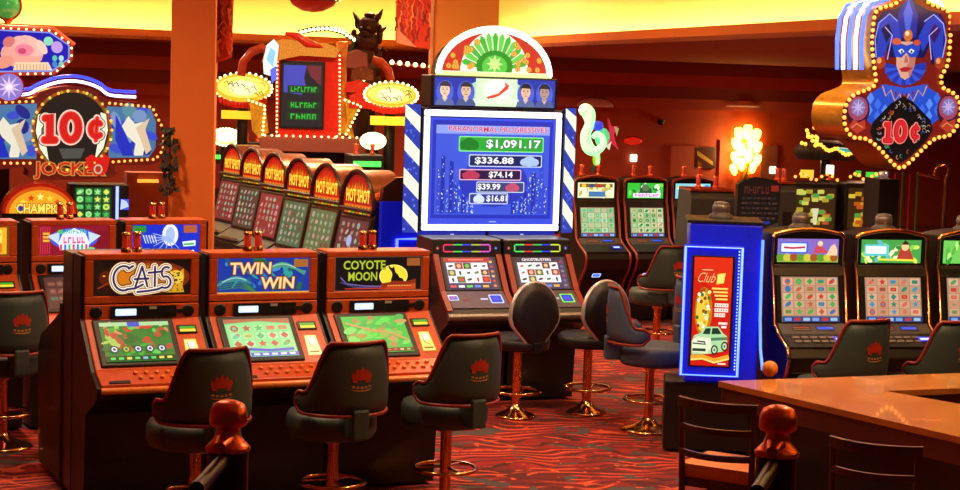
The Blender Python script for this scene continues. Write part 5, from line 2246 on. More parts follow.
# ---- left 10 cent sign
LY = 16.6
lyaw = R(22)
ls = F_PX / LY
lc = (73, 135)
l1 = sign_frame('ten_cent_sign', 'long 10 cent JOCKER sign with blue jester wings, bulbs and white neon arc', 'sign', lc[0], lc[1], LY, lyaw)


def Lc(x, y):
    u, v = to_local(x, y, lc[0], lc[1], ls, lyaw)
    return (u, v + (x - lc[0]) / ls * math.tan(ROLL) - .004)


def lp(a, pts, c):
    a.poly([Lc(*p) for p in pts], c)


lo = [(-16, 100), (34, 98), (42, 92), (58, 87), (74, 86), (92, 90), (105, 99), (148, 104), (153, 114), (160, 124), (162, 138), (160, 155), (152, 164), (136, 166), (112, 166), (108, 178), (38, 178), (30, 166), (-16, 164)]
ll = [Lc(*p) for p in curve_pts(lo, 3, True)]
mb = MB()
mb.py(ll, 0, .3, M_RED)
mb.build('sign_body', l1)
a = Art()
a.poly(ll, '#64140c')
lp(a, [(-14, 105), (40, 103), (40, 158), (-14, 157)], '#4878a8')
lp(a, [(104, 106), (145, 109), (150, 122), (150, 148), (144, 158), (106, 158)], '#4878a8')
rr = random.Random(12)
for x0, x1 in ((-12, 36), (106, 146)):
    for k in range(14):
        x, y = x0 + rr.random() * (x1 - x0), 108 + rr.random() * 44
        u, v = Lc(x, y)
        a.ell(u, v, .05 + rr.random() * .05, .03 + rr.random() * .05, rr.choice(('#2038b8', '#3850d0', '#5890a0', '#1c2888', '#7898c8')), 10, rot=rr.random() * 3)
    m = (x0 + x1) / 2
    lp(a, [(m - 8, 126), (m - 2, 116), (m + 4, 124), (m + 12, 122), (m + 8, 134), (m + 14, 146), (m + 12, 156), (m + 3, 156), (m + 5, 144), (m - 3, 136)], '#f0ecd8')
    lp(a, [(m + 5, 128), (m + 18, 118), (m + 14, 130), (m + 20, 150), (m + 15, 155), (m + 9, 138)], '#e0c8a8')
    lp(a, [(m - 14, 114), (m - 2, 140), (m + 4, 156), (m - 7, 156), (m - 14, 140)], '#2030c0')
# black disc with lettering
u, v = Lc(72, 130)
a.ell(u, v, 38 / ls * 1.04, 41 / ls, '#8c5018', 30)
a.ell(u, v, 35 / ls * 1.04, 38 / ls, '#1c1a18', 30)
for s_ in (-1, 1):
    lp(a, [(72 + s_ * 26, 112), (72 + s_ * 31, 114), (72 + s_ * 33, 130), (72 + s_ * 29, 148), (72 + s_ * 21, 160), (72 + s_ * 23, 147), (72 + s_ * 26, 130)], '#f0fce0')
lp(a, [(44, 128), (48, 120), (52, 134), (50, 145), (44, 142)], '#3c7850')
lp(a, [(60, 148), (84, 148), (80, 158), (64, 158)], '#4c504c')
u, v = Lc(72, 127)
a.ten_cents(u + .02, v, 58 / ls * 1.04, 33 / ls, [(.062, '#3c1010'), (.046, '#f8d8c8'), (.018, '#f05848'), (.0, '#d41c1c')])
for k in range(34):
    t = 2 * pi * k / 34
    x, y = 72 + 36.5 * cos(t), 130 + 39.5 * sin(t)
    u, v = Lc(x, y)
    a.ell(u, v, .014, .014, ('#d8a030', '#70983c', '#c84820')[k % 3], 7)
u, v = Lc(70, 170)
a.text('JOCKER', u, v, 70 / ls, 17 / ls, '#c82018', [(.07, '#481008'), (.05, '#c89040')], bold=.02)
u, v = Lc(96, 160)
lp(a, [(88, 170), (84, 158), (90, 154), (96, 158), (102, 154), (107, 158), (104, 172), (96, 176)], '#d81c18')
a.ell(Lc(96, 169)[0], Lc(96, 169)[1], 4.5 / ls, 5 / ls, '#c8c0a0', 12)
a.ell(Lc(96, 169)[0], Lc(96, 169)[1], 3 / ls, 3.4 / ls, '#c03020', 12)
a.build('sign_face', l1, (0, -.002, 0), 0, strength=.95)
cxl, cyl = Lc(72, 134)
bulbs(l1, [(x, -.02, z) for x, z in along([Lc(x, y) for x, y in [(-12, 102), (36, 101)]], 9, False)] + [(x, -.02, z) for x, z in along([Lc(x, y) for x, y in [(-12, 161), (34, 162)]], 9, False)] +
      [(x, -.02, z) for x, z in along([Lc(x, y) for x, y in [(106, 103), (146, 107), (151, 118), (157, 130), (157, 150), (150, 160), (110, 162)]], 26, False)] +
      [(Lc(72 + 36.5 * cos(t), 130 + 39.5 * sin(t))[0], -.02, Lc(72 + 36.5 * cos(t), 130 + 39.5 * sin(t))[1]) for t in [2 * pi * k / 26 for k in range(26)]], M_BULBR, .013)
mb = MB()
for d_, m in ((0, M_NEONW), (5, mat('deep_blue_neon', '#3040e0', .3, emis='#2030e0', strength=3))):
    pts = [(2, 99 - d_), (30, 97 - d_), (40, 92 - d_), (55, 86 - d_), (70, 84 - d_), (84, 86 - d_), (96, 91 - d_), (106, 98 - d_), (130, 100 - d_)]
    mb.tube([(x, -.04, z + .03) for x, z in curve_pts([Lc(*p) for p in pts])], .014, m, 8)
mb.build('neon_arc', l1)
mb = MB()
mb.box(-.88, -.74, .05, .28, -l1.location.z, -.2, M_DARK)
mb.build('support_post', l1)

# ---- octagonal sign, top left
oc = (22, 50)
os_ = F_PX / 17.4
o1 = sign_frame('octagon_sign', 'octagonal blue sign with plump pink animal and bulb border at upper left', 'sign', oc[0], oc[1], 17.4, R(20))


def Oc(x, y):
    u, v = to_local(x, y, oc[0], oc[1], os_, R(20))
    return (u, v + (x - oc[0]) / os_ * math.tan(ROLL))


ol = [Oc(*p) for p in [(-24, 30), (-14, 26), (50, 29), (69, 44), (69, 60), (52, 75), (-10, 76), (-24, 66)]]
mb = MB()
mb.py(ol, 0, .3, M_RED)
mb.build('sign_body', o1)
a = Art()
a.poly(ol, '#a83018')
a.poly([(x * .93, y * .86) for x, y in ol], '#7c98f0')
a.poly([(x * .90, y * .80) for x, y in ol], '#1818b0')


def oe(x, y, rx, ry, c, rot=0):
    u, v = Oc(x, y)
    a.ell(u, v, rx / os_ * 1.04, ry / os_, c, 16, rot)


oe(22, 54, 20, 14, '#f0a898')
oe(30, 46, 14, 9, '#f8c0b0', -.5)
oe(20, 42, 8, 6, '#f8b8b0')
oe(10, 42, 6, 5, '#d87878', .6)
oe(40, 47, 4, 8, '#f8d0c0', .6)
oe(24, 50, 9, 6, '#f088a0')
oe(22, 51, 4, 3, '#d04870')
oe(6, 62, 9, 6, '#e89880', .4)
oe(46, 41, 4.5, 4.5, '#90e0c0')
oe(54, 47, 5.5, 6, '#c0a0f0')
for k in range(4):
    oe(52 + (k % 2) * 6, 58 + (k // 2) * 6, 2.4, 3, ('#58c8b8', '#a8e0f0', '#3890c0', '#78d0a8')[k])
a.poly([Oc(14, 70), Oc(16, 62), Oc(46, 62), Oc(50, 70)], '#f8d8b0')
for k in range(10):
    a.rect(Oc(17 + k * 3, 70)[0], Oc(0, 70)[1] + .01, Oc(18 + k * 3, 70)[0], Oc(0, 63)[1], '#d8a080')
a.build('sign_face', o1, (0, -.002, 0), 0, strength=1.0)
bulbs(o1, [(x, -.015, z) for x, z in along([(x * .965, y * .93) for x, y in ol], 34)], M_BULB, .011)
mb = MB()
mb.tube([(x, -.03, z) for x, z in [(ol[1][0], ol[1][1]), (ol[2][0], ol[2][1] + .01), (ol[3][0] + .01, ol[3][1])]], .014, mat('red_neon', '#ff6040', .3, emis='#ff4020', strength=2.2), 6)
mb.build('edge_neon', o1)
mb = MB()
mb.box(-.3, -.1, .08, .24, -o1.location.z, -.24, M_DARK)
mb.build('support_post', o1)
# green globe above it and blue roundel below it
g = sign_frame('globe_lamp', 'shiny green globe lamp on a gold stem at the top left corner', 'lamp', 8, 6, 17.6, 0)
mb = MB()
mb.ball((0, 0, 0), .125, mat('green_glass', '#48c860', .15, emis='#30b050', strength=.5, coat=.6), seg=24, rings=14)
mb.build('globe', g)
mb = MB()
mb.tube([(.13 * cos(t), -.01, .13 * sin(t)) for t in [2 * pi * k / 24 for k in range(24)]], .012, M_RED, 6, closed=True)
mb.build('rim', g)
mb = MB()
mb.lathe([(.05, -.19), (.03, -.16), (.06, -.12)], M_GOLD, 12)
mb.build('stem', g)
g = sign_frame('roundel_sign', 'small violet starburst roundel between the octagon sign and the 10 cent sign', 'sign', 9, 87, 15.9, R(15))
mb = MB()
mb.lathe([(.13, 0), (.13, .1)], M_RED, 20, M=Matrix.Rotation(pi / 2, 4, 'X'))
mb.build('rim', g, (0, .05, 0))
a = Art()
a.ell(0, 0, .12, .12, '#8878d0', 20)
a.star(0, 0, .11, '#d8c0f0', 10, .35)
a.ell(0, 0, .03, .03, '#f8e8ff', 10)
a.build('starburst', g, (0, -.053, 0), 0, strength=1.0)

# machines below the left sign
pm = P(40, 219, 16.1)
chm = empty('slot_machine', (pm.x, pm.y, 0), R(18), 'arch-topped slot machine with glowing orange title below the 10 cent sign', 'slot machine')
w = .33
arc = [(w * cos(R(t)), .05 + .27 * sin(R(t))) for t in range(0, 181, 12)]
mb = MB()
mb.box(-w, w, 0, .4, 0, pm.z + .05, M_DARK)
mb.build('cabinet_body', chm)
mb = MB()
mb.py([(x, pm.z + z) for x, z in arc], -.02, .35, M_RED)
mb.build('arched_top', chm)
a = Art()
a.poly([(x * .92, (z - .05) * .9) for x, z in arc], '#c85010')
a.poly([(x * .82, (z - .05) * .78) for x, z in arc], '#f0a020')
for k in range(7):
    t = R(18 + 24 * k)
    a.star(.2 * cos(t), .15 * sin(t), .035, ('#fff080', '#d04010', '#ffd040')[k % 3], 5)
a.ell(-.17, .05, .04, .04, '#2030b0', 12)
a.text('CHAMPION', .02, .045, .46, .09, '#ffe060', [(.05, '#8a3008')], bold=.03)
a.build('title_panel', chm, (0, -.0225, pm.z + .05), 0, strength=1.1)
pm = P(94, 217, 16.75)
gm = empty('slot_machine', (pm.x, pm.y, 0), R(18), 'slot machine with green screen and blue neon upright below the 10 cent sign', 'slot machine')
mb = MB()
mb.box(-.22, .32, 0, .4, 0, pm.z + .30, M_DARK)
mb.build('cabinet_body', gm, bevel=.008)
a = Art()
a.rect(-.18, -.15, .16, .15, '#103018')
reels(a, -.17, -.14, .15, .14, 4, 4, ('#287838', '#389048', '#206830'), ('#60d870', '#a0e890', '#e0e860', '#48b858'), 5)
a.build('screen', gm, (0, -.0025, pm.z + .13), 0, strength=1.0)
mb = MB()
mb.tube([(.21, -.015, pm.z - .4), (.21, -.015, pm.z + .29)], .014, mat('upright_neon', '#a0b8ff', .3, emis='#6888ff', strength=2.6), 6)
mb.build('neon_upright', gm)
a = Art()
a.rect(-.03, -.05, .05, .05, '#3858f0')
a.poly([(-.03, -.05), (.05, -.02), (.03, .03), (-.02, .05)], '#c0d8ff')
a.build('side_light', gm, (.27, -.0025, pm.z + .12), 0, strength=1.0)
# dark trailing plant on the column
pl = sign_frame('hanging_plant', 'dark trailing plant hanging against the orange column', 'plant', 170, 128, 16.6, 0)
mb = MB()
rr = random.Random(9)
for k in range(110):
    z = -.62 * rr.random()
    x, y = (rr.random() - .5) * .11, (rr.random() - .5) * .1
    t = rr.random() * 6.28
    mb.add([(x, y, z), (x + .035 * cos(t), y + .02, z + .02), (x + .05 * cos(t), y + .02 * sin(t), z - .03), (x + .015 * cos(t), y - .02, z - .03)], [(0, 1, 2, 3)], mat('dark_ivy', '#1e2410', .7, var=.3))
mb.build('foliage', pl)
mb = MB()
mb.tube([(0, 0, .0), (0.01, 0, -.62)], .01, M_WOODD, 6)
mb.build('stem', pl)
# small fittings between the sign and the column
for px, py, w, m, lab, nm in ((148, 181, .2, M_LAMPW, 'narrow amber strip light on the red machine top beside the column', 'strip_light'),):
    p = P(px, py, 17.6)
    mb = MB()
    mb.box(-w / 2, w / 2, -.02, .02, -.015, .015, mat('amber_strip', '#ffc860', .4, emis='#ffb040', strength=1.2))
    mb.box(-w / 2 - .1, w / 2 + .1, .02, .3, -p.z, .08, M_BAND)
    tag(mb.build(nm, loc=p, rot=(0, 0, R(18))), lab, 'lamp')
p = P(147, 127, 18)
mb = MB()
mb.box(-.09, .09, -.03, .03, -.02, .02, mat('green_strip', '#60ffa0', .4, emis='#40f090', strength=1.5))
mb.box(-.35, .35, .0, .08, -.05, -.02, M_DARK)
tag(mb.build('hanging_strip_light', loc=p, rot=(0, 0, R(18))), 'short green strip light right of the white neon arc', 'lamp')

# ---- hanging banners on the columns, lantern at the top
def banner(label, px0, px1, py1, tip_left, Y, seed):
    a0, a1 = P(px0, py1, Y), P(px1, py1, Y)
    w = a1.x - a0.x
    z1 = 4.78
    r = empty('banner', (a0.x, Y, a0.z), R(0), label, 'banner', 'red and orange banners hanging by the columns')
    h = z1 - a0.z
    s_ = 1 if tip_left else -1
    prof = [(0, 0), (w * .5, .02), (w, .07), (w, h), (0, h)] if tip_left else [(0, .07), (w * .5, .02), (w, 0), (w, h), (0, h)]
    mb = MB()
    mb.py(prof, 0, .012, mat('red_banner_cloth', '#c8341c', .8, var=.2, scale=12))
    mb.build('cloth', r)
    a = Art()
    rr = random.Random(seed)
    hv = min(h, 1.3)
    for k in range(130):
        x, z = rr.random() * w, .05 + rr.random() * hv
        n = 5
        a.line([(min(w, max(0, x + (rr.random() - .5) * .05)), z + j * .04) for j in range(n)], .008 + rr.random() * .016, rr.choice(('#e84a20', '#f0763a', '#a81c14', '#d8381c', '#f89858', '#7c1810', '#c86048')))
    tri = [(0, 0), (w * .5, .02), (.01, .22)] if tip_left else [(w * .05, .06), (w * .62, .015), (.01, .24)]
    a.poly(tri, '#d88868')
    a.build('print', r, (0, -.001, 0), 0, strength=0, gloss=.7)


banner('red and orange banner with pale corner hanging beside the orange column', 205, 232, 64, True, 17.1, 1)
banner('red and orange banner hanging on the left of the ochre column', 395, 430, 48, False, 21.3, 2)
ln = sign_frame('hanging_lantern', 'underside of a red lantern with dark beaded rim at the top edge', 'lantern', 313, 2, 17.3, 0)
mb = MB()
mb.lathe([(.02, -.095), (.1, -.085), (.2, -.03), (.23, .02), (.24, .12), (.2, .3)], mat('red_lantern_glass', '#c02c1c', .3, coat=.4, emis='#b02010', strength=.2), 24)
mb.build('shade', ln)
mb = MB()
mb.tube([(.235 * cos(2 * pi * k / 24), .235 * sin(2 * pi * k / 24), .03) for k in range(24)], .02, M_DARK, 6, closed=True)
mb.build('rim', ln)
bulbs(ln, [(.25 * cos(2 * pi * k / 14), .25 * sin(2 * pi * k / 14), .03) for k in range(14)], M_BULBG, .014)
mb = MB()
mb.tube([(0, 0, .29), (0, 0, 4.8 - ln.location.z)], .012, M_DARK, 6)
mb.build('rod', ln)

# ---- the red carnival tower in the middle
CY = 22
cs = F_PX / CY
cc = (308, 100)
ct = sign_frame('carnival_tower', 'red carnival tower with green-lettered screen, gold canopy and rows of bulbs', 'display tower', cc[0], cc[1], CY, R(8))


def Cc(x, y):
    u, v = to_local(x, y, cc[0], cc[1], cs, R(8))
    return (u, v + (x - cc[0]) / cs * math.tan(ROLL))


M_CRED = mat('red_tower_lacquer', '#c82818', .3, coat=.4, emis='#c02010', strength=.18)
mb = MB()
mb.py([Cc(*p) for p in [(278, 142), (276, 56), (284, 50), (338, 50), (342, 58), (338, 142)]], 0, .5, M_CRED)
mb.build('tower_body', ct)
mb = MB()
x0, z0 = Cc(280, 128)
x1, z1 = Cc(324, 62)
mb.box(x0, x1, -.03, 0, z0, z1, M_BLACK)
mb.build('screen_bezel', ct, bevel=.01)
a = Art()
w, h = x1 - x0 - .05, z1 - z0 - .06
a.rect(-w / 2, -h / 2, w / 2, h / 2, '#20242c')
a.poly([(-w * .46, h * .04), (-w * .46, h * .47), (w * .1, h * .47), (w * .04, h * .28), (w * .1, h * .1), (-w * .02, -.0)], '#4850c8')
a.poly([(w * .08, h * .47), (w * .46, h * .47), (w * .46, h * .15), (w * .2, h * .3)], '#783038')
for i, (y, t) in enumerate(((.09, 8), (-.16, 6), (-.34, 5))):
    a.rect(-w * .36, h * (y - .06), w * .44, h * (y + .06), '#183c20')
    a.scribble(w * .04, h * y, w * .66, h * .085, t, '#30c848', 8 + i)
a.build('screen', ct, ((x0 + x1) / 2, -.0325, (z0 + z1) / 2), 0, strength=.85)
mb = MB()
mb.py([Cc(*p) for p in [(262, 62), (268, 46), (280, 40), (326, 44), (338, 50), (334, 58), (300, 56), (280, 60), (272, 66)]], -.10, .35, mat('gold_sequin', '#e0b050', .4, .3, var=.5, scale=90, bump=.4))
mb.build('canopy', ct, bevel=.01)
mb = MB()
mb.tube([(Cc(*p)[0], -.08, Cc(*p)[1]) for p in [(284, 34), (296, 37), (306, 44), (322, 48)]], [.02, .05, .06, .02], M_CRED, 8)
mb.build('red_plume', ct)
mb = MB()
arch = [(296, 34), (310, 30), (326, 29), (340, 32), (352, 40)]
mb.tube([(Cc(*p)[0], .05, Cc(*p)[1]) for p in arch], .035, M_DARK, 8)
ao = mb.build('bulb_arch', ct)
bulbs(ao, [(x, .01, z) for x, z in along([Cc(*p) for p in arch], 15, False)], M_BULBG, .022)
a = Art()
p0 = [Cc(*p) for p in [(263, 62), (266, 46), (273, 40), (278, 46), (276, 66), (270, 76), (264, 74)]]
a.poly(p0, '#e8f4ff')
a.poly([Cc(*p) for p in [(266, 60), (270, 48), (275, 52), (273, 68)]], '#88c8f0')
a.poly([Cc(*p) for p in [(270, 70), (276, 66), (277, 78), (272, 84)]], '#5868e8')
mb = MB()
mb.py(p0, -.115, -.05, M_LGREY)
lt = mb.build('side_light_box', ct)
a.build('light_face', lt, (0, -.1165, 0), 0, strength=1.2)
# right-hand column, gold chests and bulbs
mb = MB()
x0, z0 = Cc(336, 142)
x1, z1 = Cc(346, 42)
mb.box(x0, x1, .02, .4, z0, z1, mat('amber_column', '#d88838', .35, .5, var=.25))
mb.build('side_column', ct, bevel=.01)
bulbs(ct, [(x, -.03, z) for x, z in along([Cc(277, 58), Cc(278, 140), Cc(332, 140), Cc(340, 134), Cc(338, 56)], 56, False)], M_BULB, .012)
for i, (p, q, m) in enumerate((((345, 68), (366, 50), M_BAND), ((350, 80), (372, 66), M_COPPER), ((344, 92), (370, 80), M_CRED), ((348, 108), (368, 92), M_CRED))):
    x0, z0 = Cc(p[0], p[1])
    x1, z1 = Cc(*q)
    mb = MB()
    mb.py([(x0, z0), (x1, z0), (x1 - .01, z1 - .05), ((x0 + x1) / 2, z1), (x0 + .01, z1 - .05)], -.02 - i * .02, .3, m)
    mb.build('chest', ct, bevel=.012)
for px in (258, 352):
    mb = MB()
    sgn = -1 if px < 300 else 1
    mb.py([Cc(*p) for p in [(px - 8, 98), (px + 8, 104), (px + 12 * sgn * -1, 132), (px + 3, 138), (px - 4, 130)]], -.06, .04, mat('gold_flare', '#e0b840', .3, .7, var=.35, scale=40, emis='#c08818', strength=.25))
    fo = mb.build('gold_flare', ct, bevel=.008)
    bulbs(fo, [(x, -.08, z) for x, z in along([Cc(px - 8, 100), Cc(px + 8, 106), Cc(px - 6 * sgn, 134)], 12, False)], M_BULB, .015)
for pts in ([(242, 76), (244, 62), (252, 52), (262, 48), (268, 52)], [(372, 60), (380, 62), (388, 70), (391, 82)]):
    mb = MB()
    mb.tube([(Cc(*p)[0], .2, Cc(*p)[1]) for p in pts], .055, mat('red_horn', '#a83818', .3, coat=.5), 10)
    mb.build('curved_horn', ct)
mb = MB()
x0, z0 = Cc(262, 150)
x1, z1 = Cc(388, 140)
mb.box(x0, x1, -.15, .6, z0, z1, M_BAND)
mb.build('shelf', ct, bevel=.01)
mb = MB()
mb.box(x0 + .3, x1 - .3, .05, .5, -ct.location.z, z0, M_DARK)
mb.build('pedestal', ct)
bulbs(ct, [(x, -.17, z) for x, z in along([(x0 + .05, z1 + .02), (x1 - .05, z1 + .02)], 18, False)], M_BULB, .014)
# dark carved totem
tt = sign_frame('totem_sculpture', 'dark carved monkey-like totem standing right of the red carnival tower', 'sculpture', 366, 70, 23.2, R(-10))
M_TOT = mat('dark_bronze', '#3a2414', .45, .5, var=.4, scale=14, bump=.4)
mb = MB()
for x, z, r_, sc in ((.02, .56, .13, (1.15, .8, 1.0)), (.0, .36, .14, (1.2, .8, 1.1)), (-.04, .16, .13, (1.2, .8, 1.3)), (.06, .02, .12, (1.3, .8, 1.1)), (-.16, .28, .06, (.8, .8, 2.2)), (.17, .46, .05, (.9, .6, 2.6)), (-.13, .60, .045, (.8, .7, 1.8)),
                     (.13, .66, .04, (.8, .7, 1.6)), (.03, .70, .05, (1.6, .8, .7)), (.17, .2, .045, (.7, .8, 2.0)), (-.15, .02, .06, (1, .8, 1.5)), (-.17, .46, .045, (.9, .8, 1.4)), (.1, -.14, .09, (1.2, .8, 1.0)), (-.08, -.14, .09, (1.1, .8, 1.0))):
    mb.ball((x, 0, z), r_, M_TOT, sc, 9, 6)
for x0, z0, x1, z1 in ((-.12, .62, -.19, .74), (.14, .66, .2, .78), (.18, .5, .26, .56), (-.18, .4, -.25, .46), (.2, .28, .27, .24)):
    mb.tube([(x0, 0, z0), ((x0 + x1) / 2, 0, (z0 + z1) / 2), (x1, 0, z1)], [.04, .028, .006], M_TOT, 6)
mb.box(-.15, .15, -.1, .1, -.32, .02, M_TOT)
mb.build('carved_body', tt)
mb = MB()
for x, z in ((-.05, .53), (.05, .53)):
    mb.ball((x, -.115, z), .022, mat('dull_green_eye', '#405020', .4), seg=10, rings=6)
mb.ball((0, -.13, .46), .045, M_TOT, (1.3, .7, .8))
mb.tube([(-.15, -.05, .36), (-.2, -.08, .2), (-.12, -.12, .08)], .03, mat('mossy_bronze', '#30481c', .5, .3, var=.4), 8)
mb.build('carved_face', tt)
mb = MB()
mb.lathe([(.14, -tt.location.z), (.14, -.32)], M_DARK, 14)
mb.build('plinth', tt)
bulbs(tt, [(.06 + .05 * sin(k * .9), -.14, -.28 + k * .05 - .1) for k in range(6)], M_BULBG, .018)

# oval bulb signs either side, two large above and two small below
def oval_sign(label, px, py, Y, rx, ry, seed, bright):
    s_ = F_PX / Y
    o = sign_frame('oval_sign', label, 'sign', px, py, Y, R(6), 'oval bulb-ringed signs around the carnival tower')
    rx, ry = rx / s_, ry / s_
    el = [(rx * cos(2 * pi * k / 28), ry * sin(2 * pi * k / 28)) for k in range(28)]
    mb = MB()
    mb.py(el, 0, .22, M_GOLD)
    mb.build('drum', o)
    a = Art()
    a.ell(0, 0, rx * .97, ry * .97, '#e0b828' if not bright else '#ffe890', 28)
    a.ell(0, .01, rx * .86, ry * .72, '#f8e868' if not bright else '#fff8d8', 26)
    a.ell(0, 0, rx * .5, ry * .5, '#fff8c0' if not bright else '#ffffff', 20)
    rr = random.Random(seed)
    if not bright:
        for k in range(12):
            x, y = (rr.random() - .5) * rx * 1.3, (rr.random() - .5) * ry * .8
            a.line([(x, y), (x + .03, y + .04 * rr.random()), (x + .06, y - .03)], .012, rr.choice(('#504010', '#c84818', '#488038', '#a06818', '#d8a020')))
    a.build('sign_face', o, (0, -.002, 0), 0, strength=1.15)
    bulbs(o, [(x * .99, -.02, z * 1.0) for x, z in el[::1]], M_BULBG, .017)
    if not bright:
        mb = MB()
        for k in range(13):
            x = -rx * .75 + rx * 1.5 * k / 12
            mb.lathe([(.022, -.06), (.03, 0), (.02, .02)], M_CRED, 8, c=(x, -.03, -ry * math.sqrt(max(0, 1 - (x / rx) ** 2)) * .92 - .02))
        mb.build('fringe', o)
        mb = MB()
        mb.box(-rx * .72, rx * .72, -.02, .2, -ry - .20, -ry - .10, mat('lit_gold_band', '#f0d040', .4, emis='#e8c428', strength=.9))
        mb.build('gold_band', o)
    mb = MB()
    mb.lathe([(.07, -o.location.z), (.07, -ry * .9)], M_DARK, 12, c=(0, .12, 0))
    mb.build('support_post', o)


oval_sign('large oval yellow bulb sign between the orange column and the red tower', 243, 88, 22.6, 29, 15, 1, False)
oval_sign('large oval yellow bulb sign right of the red tower, by the striped jackpot sign', 391, 95, 21.0, 27, 13, 2, False)
oval_sign('small glowing white oval sign beside the orange column', 226, 137, 23.4, 14, 8.5, 3, True)
oval_sign('small glowing white oval sign low on the right of the red tower', 373, 141, 20.8, 12, 7.5, 4, True)

# machines with green light bars beyond the receding row
GBAR = mat('green_light_bar', '#50ff70', .4, emis='#28e048', strength=1.4)
for i, (px, py, wpx, lab) in enumerate(((223, 157, 26, 'far dark machine with green light bar beside the orange column'), (254, 149, 18, 'far dark machine with green light bar, second from the orange column'),
                                        (286, 155, 18, 'far dark machine with green light bar, third from the orange column'), (318, 157, 14, 'far dark machine with green light bar, fourth from the orange column'),
                                        (367, 164, 28, 'far dark machine with wide green light bar near the blue end panel'))):
    Y = 26 if i < 4 else 20.3
    p = P(px, py, Y)
    w = wpx / F_PX * Y
    r = empty('slot_machine', (p.x, p.y, 0), R(14), lab, 'slot machine', 'far machines with green light bars')
    mb = MB()
    mb.box(-w / 2 - .03, w / 2 + .03, 0, .45, 0, p.z + .10, M_DARK)
    mb.build('cabinet_body', r, bevel=.01)
    mb = MB()
    mb.box(-w / 2, w / 2, -.02, 0, p.z - .03, p.z + .03, GBAR)
    mb.build('light_bar', r)
    mb = MB()
    mb.box(-w / 2, w / 2, -.015, 0, p.z - .45, p.z - .1, mat('dim_red_screen', '#501818', .3, emis='#601818', strength=.5))
    mb.build('screen', r)
    for k in range(2):
        shared('signal_lamp', 'glamp', lamp_fn(M_LAMPR, M_BRASS), r, (-w * .3 + k * w * .6, .2, p.z + .10), bevel=0)

# ---- neon music-note sculpture beside the jackpot sign
NY = 19.7
ns = F_PX / NY
nc = (600, 140)
nn = sign_frame('music_note_sign', 'neon treble-clef sculpture in green and white with red star dancer', 'neon sign', nc[0], nc[1], NY, R(10))


def Nc(x, y):
    return ((x - nc[0]) / ns, -(y - nc[1]) / ns)


mb = MB()
cl = [(598, 164), (596, 152), (590, 146), (586, 136), (588, 124), (584, 114), (581, 111), (584, 109), (589, 114), (588, 126), (584, 136), (586, 148), (594, 152), (602, 146), (602, 138), (596, 134), (592, 138)]
mb.tube([(Nc(*p)[0], -.02, Nc(*p)[1]) for p in curve_pts(cl, 4)], [.025 + .03 * sin(pi * k / 64) for k in range(65)], mat('green_white_neon', '#c8ffd0', .3, emis='#a0f0b0', strength=1.3), 8)
mb.build('clef_tube', nn)
mb = MB()
mb.ball((Nc(603, 138)[0], .02, Nc(603, 138)[1]), .085, mat('mint_glass', '#70e0a0', .3, emis='#50d890', strength=.8), (1.0, .5, 1.3))
mb.ball((Nc(597, 126)[0], -.02, Nc(597, 126)[1]), .055, mat('blue_glass', '#4050e0', .3, emis='#3848e0', strength=.9), (1.1, .6, 1))
mb.build('glass_globe', nn)
a = Art()
for p, c in (([(608, 118), (611, 126), (618, 126), (614, 134), (616, 142), (620, 150), (612, 143), (606, 148), (610, 138), (609, 130)], '#d02848'), ([(606, 146), (612, 141), (610, 150)], '#e8e0c0'), ([(614, 126), (619, 128), (617, 136)], '#a8a060')):
    a.poly([Nc(*q) for q in p], c)
mb = MB()
mb.py([Nc(*q) for q in [(608, 118), (611, 126), (618, 126), (614, 134), (616, 142), (620, 150), (612, 143), (606, 148), (610, 138), (609, 130)]], 0, .06, M_RED)
sd = mb.build('star_dancer', nn)
a.build('dancer_print', sd, (0, -.002, 0), 0, strength=1.0)
mb = MB()
mb.lathe([(.06, 1.585 - nn.location.z), (.05, -.30), (.03, -.2)], M_DARK, 12, c=(Nc(598, 160)[0], .05, 0))
mb.build('stand', nn)
mb = MB()
mb.ball((Nc(597, 159)[0], -.01, Nc(597, 159)[1]), .05, mat('lime_glass', '#a0d830', .3, emis='#88d020', strength=.9), (.9, .6, 1.6))
mb.build('lime_foot', nn)

# ---- dark cabinets seen from behind, and the dark board beside them
for lab, px0, px1, pyt, Y, gr in (('plain dark cabinet seen from behind, left of the dark listing board', 691, 736, 191, 17.3, None), ('narrow dark cabinet seen from behind, right of the dark listing board', 780, 797, 184, 16.9, None)):
    a0, a1 = P(px0, pyt, Y), P(px1, pyt, Y)
    w = a1.x - a0.x
    r = empty('slot_machine', ((a0.x + a1.x) / 2, Y, 0), R(8), lab, 'slot machine', 'dark cabinets seen from behind')
    mb = MB()
    mb.px([(0, .02), (0, a0.z - .06), (.06, a0.z), (.5, a0.z), (.62, .8), (.5, .02)], -w / 2, w / 2, mat('slate_cabinet', '#3a3836', .45))
    mb.build('cabinet_body', r, bevel=.012)
    mb = MB()
    mb.box(-w / 2 + .04, w / 2 - .04, -.008, .002, .3, a0.z - .25, M_DARK)
    mb.build('rear_door', r, bevel=.004)
    mb = MB()
    mb.box(-w / 2, w / 2, .03, .5, a0.z, a0.z + .02, M_BRASS)
    mb.build('top_edge', r)
    for k in range(2):
        shared('signal_lamp', 'glamp', None, r, (-w * .2 + k * w * .4, .25, a0.z + .02))
BY = 16.3
bs = F_PX / BY
bc = (756, 225)
b1 = empty('listing_board', (P(756, 225, BY).x, BY, 0), R(10), 'dark shield-shaped board with dull red heading and small rows of writing', 'board')
zc = P(756, 225, BY).z
prof = [((x - 756) / bs, zc - (y - 225) / bs) for x, y in [(735, 226), (736, 184), (742, 180), (756, 177), (776, 180), (780, 186), (779, 222), (766, 227), (757, 230), (746, 224)]]
mb = MB()
mb.py(prof, 0, .08, M_BLACK)
mb.build('board', b1, bevel=.008)
mb = MB()
mb.box(-.08, .08, .08, .2, 0, zc, M_DARK)
mb.build('post', b1)
a = Art()


